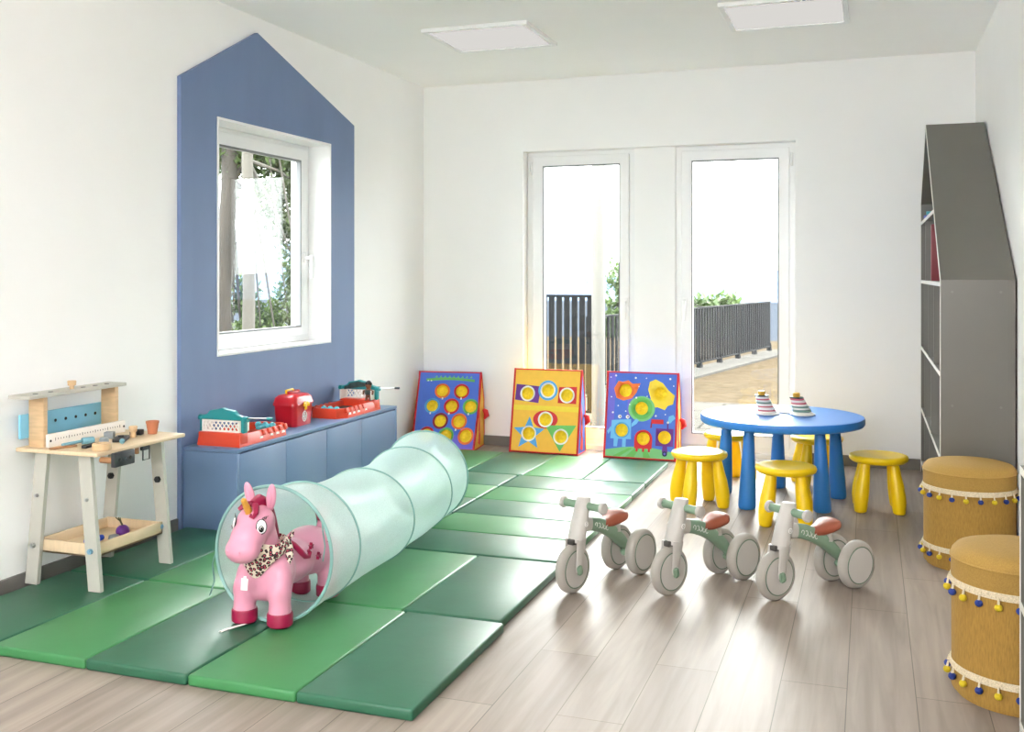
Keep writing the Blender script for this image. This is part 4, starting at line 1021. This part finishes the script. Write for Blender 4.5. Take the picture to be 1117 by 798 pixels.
for i, (l, r, lb) in enumerate(SL):
    if i == 0: st.location = l; st.rotation_euler.z = r; st['label'] = lb
    else: dup(st, l, r, lb)
def ship_toy(loc, cols, lab, lean, tongue):
    t = thing('stacking_toy', lab, 'stacking toy', loc, group='wooden stacking toys on the blue table')
    t.scale = (1.12, 1.12, 1.08)
    b = B(); b.lathe([(.058, 0), (.062, .002), (.062, .007), (.059, .009), (0, .009)], 36)
    if tongue: b.box((-.075, .035, .0045), (.12, .03, .009), RZ(-.35), bev=.003)
    obj('base', b, 'toy_white', t)
    z = .009; r = .048
    for k, (c, h) in enumerate(cols):
        cx = lean*k
        b = B(); b.lathe([(r-.003, 0), (r, .002), (r, h-.002), (r-.003, h), (0, h)], 30, Matrix.Translation((cx, 0, z))); obj('disc', b, c, t)
        z += h; r -= .0020
    cx = lean*len(cols)
    b = B(); b.lathe([(.034, 0), (.036, .003), (.034, .006), (0, .006)], 28, Matrix.Translation((cx, 0, z))); obj('hat_brim', b, 'toy_dark', t)
    b = B(); b.lathe([(.017, 0), (.018, .004), (.018, .018), (.014, .022), (0, .022)], 20, Matrix.Translation((cx, 0, z+.006))); obj('knob', b, 'toy_gold', t)
ship_toy((2.668, -1.20, .480), [('toy_white', .010), ('toy_pink', .006), ('toy_white', .014), ('toy_pink', .006), ('toy_white', .012), ('toy_green', .008), ('toy_white', .010), ('toy_pink', .007), ('toy_white', .012)], 'stacked wooden ring toy on the blue table, the one nearer the target boards', -.0030, False)
ship_toy((2.860, -1.165, .480), [('toy_white', .008), ('toy_green', .012), ('toy_white', .010), ('toy_green', .008), ('toy_white', .010), ('toy_pink', .008), ('toy_white', .012), ('toy_pink', .010)], 'stacked wooden ring toy on the blue table, the one nearer the bookcase', -.0038, True)

# ------------------------------------------------------------------ balance bikes
def bike(turn):
    t = thing('balance_bike', '', 'balance bike', (0, 0, 0), group='ride-on balance bikes')
    wr = .097
    # local: forward +X; front axle at (.20,0,wr), rear axle at (-.20,0,wr)
    def wheel(c, width, parent, ang, outer, lab='wheel'):
        A = Matrix.Translation(c) @ RZ(ang).to_4x4() @ Matrix.Rotation(PI/2, 4, 'X')
        b = B(); h = width/2
        b.lathe([(wr-.022, -h), (wr-.010, -h+.001), (wr-.002, -h+.010), (wr, -h+.018 if h > .018 else 0), (wr, h-.018 if h > .018 else 0), (wr-.002, h-.010), (wr-.010, h-.001), (wr-.022, h)], 48, A); w_ = obj('wheel', b, 'bike_tyre', parent, angle=50)
        b = B()
        for s in (-1, 1): b.lathe([(0.0, s*(h+.002)), (wr-.026, s*(h+.002)), (wr-.025, s*(h-.004))], 40, A, cap=False)
        obj('hub_disc', b, 'bike_white', w_)
        b = B()
        for s in (-1, 1):
            pts = [A @ Vector(((wr-.0235)*math.cos(2*PI*k/48), (wr-.0235)*math.sin(2*PI*k/48), s*(h+.0002))) for k in range(48)]; b.tube(pts, .0024, 6, closed=True)
        obj('rim_line', b, 'bike_line', w_)
        return w_
    fa = Vector((.195, 0, wr))
    Tm = Matrix.Translation((.155, 0, 0)) @ Matrix.Rotation(turn, 4, 'Z') @ Matrix.Translation((-.155, 0, 0))
    wheel(Tm @ fa, .042, t, turn, False)
    for s in (-1, 1): wheel(Vector((-.195, s*.062, wr)), .044, t, 0, True)
    # steering column: one flattened post from the fork to the bar
    top = Vector((.120, 0, .372)); low = Vector((.174, 0, .198))
    b = B(); ax = (top-low); rs = []
    for s, wx, wy in ((0, .030, .034), (.08, .033, .037), (.45, .032, .036), (.8, .028, .032), (.97, .027, .030), (1.0, .023, .026)):
        c = low.lerp(top, s); rs.append([Tm @ (c+Vector((wx*math.cos(2*PI*i/24), wy*math.sin(2*PI*i/24), .10*wx*math.cos(2*PI*i/24)))) for i in range(24)])
    b.rings(rs); post = obj('steering_post', b, 'bike_white', t, angle=50)
    for s in (-1, 1):
        b = B(); rs = []
        for q, wx, wy in ((Vector((.174, s*.029, .212)), .030, .008), (Vector((.186, s*.031, .15)), .023, .007), (Vector((.194, s*.031, .105)), .019, .006), (Vector((.196, s*.031, .088)), .015, .005)):
            rs.append([Tm @ (q+Vector((wx*math.cos(2*PI*i/16), wy*math.sin(2*PI*i/16), 0))) for i in range(16)])
        b.rings(rs)
        obj('fork_blade', b, 'bike_white', t, angle=50)
    for s in (-1, 1):
        b = B(); b.box(Tm @ Vector((.195, s*.036, .096)), (.028, .012, .040), (Matrix.Rotation(turn, 3, 'Z') @ RY(.25)), bev=.010, seg=4)
        obj('axle_cap', b, 'bike_green', t)
    b = B(); b.box(Tm @ Vector((.200, 0, .204)), (.026, .030, .022), Matrix.Rotation(turn, 3, 'Z'), bev=.004); obj('fork_gap', b, 'bike_dark', t)
    bc = top+Vector((.006, 0, -.034))
    b = B(); b.cyl(Tm @ (bc+Vector((0, -.092, 0))), Tm @ (bc+Vector((0, .092, 0))), (.0165), n=20); hb = obj('handlebar', b, 'bike_green', t)
    for s in (-1, 1):
        b = B(); b.lathe([(.014, 0), (.022, .003), (.0245, .011), (.022, .019), (.012, .022), (0, .022)], 20, Matrix.Translation(Tm @ (bc+Vector((0, s*.088, 0)))) @ (Matrix.Rotation(turn, 4, 'Z') @ Matrix.Rotation(-s*PI/2, 4, 'X')))
        obj('grip_end', b, 'bike_white', hb)
    # round badge on both sides of the post
    c = low.lerp(top, .42)
    for s in (-1, 1):
        b = B(); pts = [Tm @ (c+Vector((.0095*math.cos(2*PI*k/20), s*.0365, .0095*math.sin(2*PI*k/20)))) for k in range(20)]; b.tube(pts, .0014, 5, closed=True)
        b.tube([Tm @ (c+Vector((-.003, s*.037, -.004))), Tm @ (c+Vector((-.003+.007, s*.037, 0))), Tm @ (c+Vector((-.003, s*.037, .004)))], .001, 5)
        obj('badge', b, 'label_white', post)
    # curved frame
    path = [Vector((.135, 0, .262)), Vector((.09, 0, .258)), Vector((.04, 0, .247)), Vector((-.02, 0, .225)), Vector((-.08, 0, .190)), Vector((-.13, 0, .150)), Vector((-.165, 0, .118))]
    def sweep(pts, w, h):
        b = B(); rs = []
        for i, p in enumerate(pts):
            tg = (pts[min(i+1, len(pts)-1)]-pts[max(i-1, 0)]).normalized(); nn = Vector((-tg.z, 0, tg.x))
            rs.append([p+Vector((0, w[i]*math.copysign(abs(math.cos(2*PI*k/24))**.7, math.cos(2*PI*k/24)), 0))+nn*h[i]*math.copysign(abs(math.sin(2*PI*k/24))**.7, math.sin(2*PI*k/24)) for k in range(24)])
        b.rings(rs); return b
    obj('frame_sleeve', sweep(path[:2], [.023, .023], [.029, .030]), 'bike_white', t)
    fr = obj('frame', sweep(path[1:], [.022, .024, .026, .028, .028, .024], [.028, .030, .030, .027, .023, .016]), 'bike_green', t, angle=50)
    for s in (-1, 1):      # pale looping script on the side of the frame
        b = B()
        for k, (x, z) in enumerate(((.072, .252), (.052, .247), (.033, .241), (.014, .234), (-.004, .227))):
            pts = [Vector((x+.008*math.cos(a), s*.0266, z+.010*math.sin(a))) for a in [q*.7+k for q in range(7)]]; b.tube(pts, .0011, 5)
        obj('frame_script', b, 'label_white', fr)
    b = B(); b.box((-.148, 0, .142), (.030, .012, .012), RY(.75), bev=.003); obj('frame_slot', b, 'bike_dark', fr)
    b = B(); b.cyl((-.195, -.05, wr), (-.195, .05, wr), .009, n=14); b.box((-.178, 0, .095), (.05, .036, .026), RY(.5), bev=.008); obj('axle', b, 'bike_green', t)
    b = B(); b.tube([(-.085, 0, .195), (-.088, 0, .215), (-.09, 0, .235)], [.030, .026, .026], 20); obj('seat_post', b, 'bike_white', t)
    # saddle
    b = B(); rs = []
    for s in range(15):
        q = s/14; x = .020-.165*q
        wv = .016+.036*(math.sin(PI*min(1, .12+.80*q)**1.5)**.8 if q < 1 else 0); wv = [.016, .024, .027, .029, .031, .033, .039, .045, .050, .054, .056, .055, .050, .040, .022][s]
        zc = [.236, .240, .241, .241, .241, .242, .244, .247, .250, .253, .256, .258, .260, .262, .262][s]; hv = [.010, .015, .018, .020, .021, .022, .0225, .023, .0235, .024, .024, .024, .0225, .018, .009][s]
        rs.append([Vector((x, wv*math.copysign(abs(math.cos(2*PI*k/24))**.8, math.cos(2*PI*k/24)), zc+hv*math.copysign(abs(math.sin(2*PI*k/24))**.8, math.sin(2*PI*k/24)))) for k in range(24)])
    b.rings(rs); obj('saddle', b, 'bike_seat', t, angle=80)
    return t
BK = [((2.087, -3.235), (2.243, -2.848), 'grey and green balance bike nearest the green mats'), ((2.457, -3.125), (2.668, -2.776), 'grey and green balance bike in the middle of the row of three'), ((2.862, -3.045), (3.117, -2.733), 'grey and green balance bike nearest the mustard poufs')]
bk = bike(0.0)
for i, (f_, r_, lb) in enumerate(BK):
    d = Vector(f_)-Vector(r_); d2 = d.normalized(); a = math.atan2(d.y, d.x); c = Vector(r_)+d2*.195
    if i == 0: bk.location = (c.x, c.y, .0005); bk.rotation_euler.z = a; bk['label'] = lb
    else: dup(bk, (c.x, c.y, .0005), a, lb)

# ------------------------------------------------------------------ poufs
def pouf():
    t = thing('storage_pouf', '', 'pouf', (0, 0, 0), group='mustard storage poufs')
    R, Z = .187, .448
    b = B(); b.lathe([(R-.012, 0), (R-.012, .012), (R, .014), (R, Z-.11)], 72); b.lathe([(R-.02, .0), (R-.02, .010)], 48); obj('body', b, 'pouf_fabric', t)
    b = B(); b.lathe([(R, Z-.11), (R+.002, Z-.108), (R+.002, Z-.040), (R+.004, Z-.036), (R+.002, Z-.031), (R, Z-.022), (R-.012, Z-.008), (R-.04, Z), (R-.10, Z+.004), (0, Z+.005)], 72); ld = obj('lid', b, 'pouf_lid', t, angle=60)
    b = B(); b.tube([(R*1.014*math.cos(2*PI*k/72), R*1.014*math.sin(2*PI*k/72), Z-.036) for k in range(72)], .0035, 6, closed=True); obj('piping', b, 'pouf_lid', ld)
    for zb in (Z-.118, .075):
        b = B(); b.lathe([(R+.0015, zb), (R+.0045, zb+.001), (R+.0045, zb+.021), (R+.0015, zb+.022)], 72, cap=False)
        for k in range(60):
            a = 2*PI*k/60; b.box(((R+.0045)*math.cos(a), (R+.0045)*math.sin(a), zb+.011), (.004, .006, .012), RZ(a)) 
        obj('fringe_band', b, 'braid', t)
        n = 22; src = [None, None]
        for k in range(n):
            a = 2*PI*k/n; kk = k % 2
            if src[kk] is None:
                b = B(); b.ell((0, 0, 0), (.0115, .0115, .0105), n=14); b.tube([(0, 0, .008), (-.004, 0, .026)], [.004, .003], 6, mi=1)
                src[kk] = obj('pompom', b, [('pompom_yellow', 'pompom_blue')[kk], 'braid'], t, label=('yellow pompom', 'blue pompom')[kk]); q = src[kk]
            else: q = src[kk].copy(); COL.objects.link(q)
            q.parent = t; q.location = ((R+.013)*math.cos(a), (R+.013)*math.sin(a), zb-.018); q.rotation_euler = (0, 0, a)
    return t
pf = pouf(); pf.location = (3.630, -2.235, 0); pf['label'] = 'mustard pompom pouf standing against the end of the tall bookcase'
dup(pf, (3.642, -3.72, 0), .9, 'mustard pompom pouf nearest the viewer, cut by the picture edge')

# ------------------------------------------------------------------ grey house-shaped bookcase
def bookcase():
    X0, X1 = 3.53, 3.846
    y0, y1, ev, ay, az, fe = -1.975, -.035, 1.247, -.64, 2.155, 1.735
    t = thing('house_bookcase', 'tall grey house-shaped bookcase against the wall', 'bookcase', ((X0+X1)/2, (y0+y1)/2, 0))
    P = lambda x, y, z: Vector((x-(X0+X1)/2, y-(y0+y1)/2, z)); th = .018; D = X1-X0
    def slab(name, a, c, m='case_grey', edge=True, dx0=0):
        """panel whose section runs from a to c (y,z) pairs given as a 4-gon"""
        b = B(); b.prism([P(X0+dx0, y, z) for y, z in a], (D-dx0, 0, 0)); return obj(name, b, m, t, smooth=False)
    slab('end_panel', [(y0, 0), (y0+th, 0), (y0+th, ev+.01), (y0, ev)], 0)
    slab('end_panel', [(y1-th, 0), (y1, 0), (y1, fe), (y1-th, fe+.01)], 0)
    slab('roof_panel', [(y0, ev), (ay, az), (ay, az-.022), (y0+th, ev-.010)], 0)
    slab('roof_panel', [(ay, az), (y1, fe), (y1-th, fe-.012), (ay, az-.022)], 0)
    b = B(); b.prism([P(X1-.008, y, z) for y, z in ((y0+th, 0), (y1-th, 0), (y1-th, fe-.02), (ay, az-.03), (y0+th, ev-.02))], (.006, 0, 0)); obj('back_panel', b, 'case_grey_inner', t, smooth=False)
    def zr(y): return ev+(az-ev)*(y-y0)/(ay-y0) if y < ay else az+(fe-az)*(y-ay)/(y1-ay)
    for z in (.06, .405, .80, 1.225, 1.60):
        ya = y0+th if z < ev-.01 else y0+(z-ev)/(az-ev)*(ay-y0)+.04
        b = B(); b.box(P((X0+X1)/2-.004, (ya+y1-th)/2, z), (D-.012, y1-th-ya, th)); s_ = obj('shelf', b, 'case_grey_inner', t, smooth=False)
        b = B(); b.box(P(X0+.0005, (ya+y1-th)/2, z), (.003, y1-th-ya, th+.002)); obj('edge_band', b, 'edge_light', s_, smooth=False)
    for y, za, zb in ((-.50, .07, .395), (-1.05, .07, .395), (-.52, .415, .79), (-1.2, .415, .79), (-.45, .81, 1.215), (-.95, .81, 1.215), (-1.45, .81, 1.215), (-.62, 1.235, 1.59)):
        b = B(); b.box(P((X0+X1)/2-.004, y, (za+zb)/2), (D-.012, th, zb-za)); d_ = obj('divider', b, 'case_grey_inner', t, smooth=False)
        b = B(); b.box(P(X0+.0005, y, (za+zb)/2), (.003, th, zb-za)); obj('edge_band', b, 'case_grey', d_, smooth=False)
    # light front edging of the two slopes and end panels
    b = B(); b.prism([P(X0-.0025, y, z) for y, z in ((y0, 0), (y0+th, 0), (y0+th, ev-.010), (ay, az-.022), (y1-th, fe-.012), (y1-th, 0), (y1, 0), (y1, fe), (ay, az), (y0, ev))], (.0025, 0, 0)); obj('front_edging', b, 'edge_light', t, smooth=False)
    b = B()
    for x in (X0+.05, X1-.06):
        for z in (.12, .66, 1.19): b.cyl(P(x, y0-.0012, z), P(x, y0, z), .006, n=14)
    obj('screw_cap', b, 'case_grey_inner', t)
    def item(name, b, m, label, cat, loc): o = obj(name, b, m); o.location = loc; return tag(o, label, cat)
    b = B(); b.box((0, 0, .16), (.24, .05, .32), bev=.004); item('folder', b, 'folder_maroon', 'upright maroon folder under the roof of the bookcase', 'folder', (3.665, -.90, 1.2355))
    b = B(); b.box((0, 0, .012), (.16, .12, .024), RZ(.2), bev=.003); item('flat_box', b, 'royal_blue', 'dark blue flat box on the top bookcase shelf, lower of two', 'box', (3.62, -.42, 1.6095))
    b = B(); b.box((0, 0, .010), (.15, .11, .020), RZ(-.1), bev=.003); item('flat_box', b, 'aqua', 'pale blue flat box on the top bookcase shelf, upper of two', 'box', (3.62, -.42, 1.634))
    b = B(); b.box((0, 0, .06), (.10, .02, .12), RX(.12), bev=.002); item('card', b, 'paper', 'white card standing on the middle bookcase shelf', 'card', (3.60, -1.70, .811))
    b = B(); b.box((0, 0, .015), (.16, .12, .030), bev=.003); item('book', b, 'paper', 'pale book lying flat beside the white card in the bookcase', 'book', (3.62, -1.82, .8095))
    b = B(); b.box((0, 0, .010), (.06, .08, .020), bev=.004); b.tube([(0, -.03, .02), (0, -.02, .045), (0, .03, .05), (0, .04, .02)], .006, 8); item('stapler', b, 'black_rubber', 'small black stapler on the low bookcase shelf', 'stapler', (3.60, -.36, .4145))
bookcase()
# low shelf unit at the right edge of the picture
def low_shelf():
    X0, X1, Y1, Y0, Z = 3.611, 3.842, -4.0, -5.6, .742
    t = thing('low_bookcase', 'low dark grey shelf unit at the edge beside the nearest pouf', 'bookcase', ((X0+X1)/2, (Y0+Y1)/2, 0))
    P = lambda x, y, z: Vector((x-(X0+X1)/2, y-(Y0+Y1)/2, z)); D = X1-X0; th = .020
    for z in (.03, .36, Z-th/2):
        b = B(); b.box(P((X0+X1)/2, (Y0+Y1)/2, z), (D, Y1-Y0-2*th if z < Z-.05 else Y1-Y0, th)); s_ = obj('shelf', b, 'case_grey_inner', t, smooth=False)
        b = B(); b.box(P(X0-.001, (Y0+Y1)/2, z), (.002, Y1-Y0, th)); obj('edge_band', b, 'edge_light', s_, smooth=False)
    for y in (Y0+th/2, -4.55, -5.05, Y1-th/2):
        b = B(); b.box(P((X0+X1)/2, y, (Z-th)/2), (D, th, Z-th)); s_ = obj('upright', b, 'case_grey', t, smooth=False)
        b = B(); b.box(P(X0-.001, y, (Z-th)/2), (.002, .006, Z-th)); obj('edge_band', b, 'edge_light', s_, smooth=False)
    b = B(); b.box(P(X1-.004, (Y0+Y1)/2, Z/2), (.006, Y1-Y0-.01, Z-.03)); obj('back_panel', b, 'case_grey', t, smooth=False)
    b = B(); b.box((0, 0, .010), (.10, .09, .020), bev=.004); b.cyl((0, 0, .02), (0, 0, .03), .03, n=20); o = obj('black_box', b, 'black_rubber'); o.location = (3.70, -4.12, Z+.0005); tag(o, 'small black box on the low shelf unit at the edge', 'box')
low_shelf()
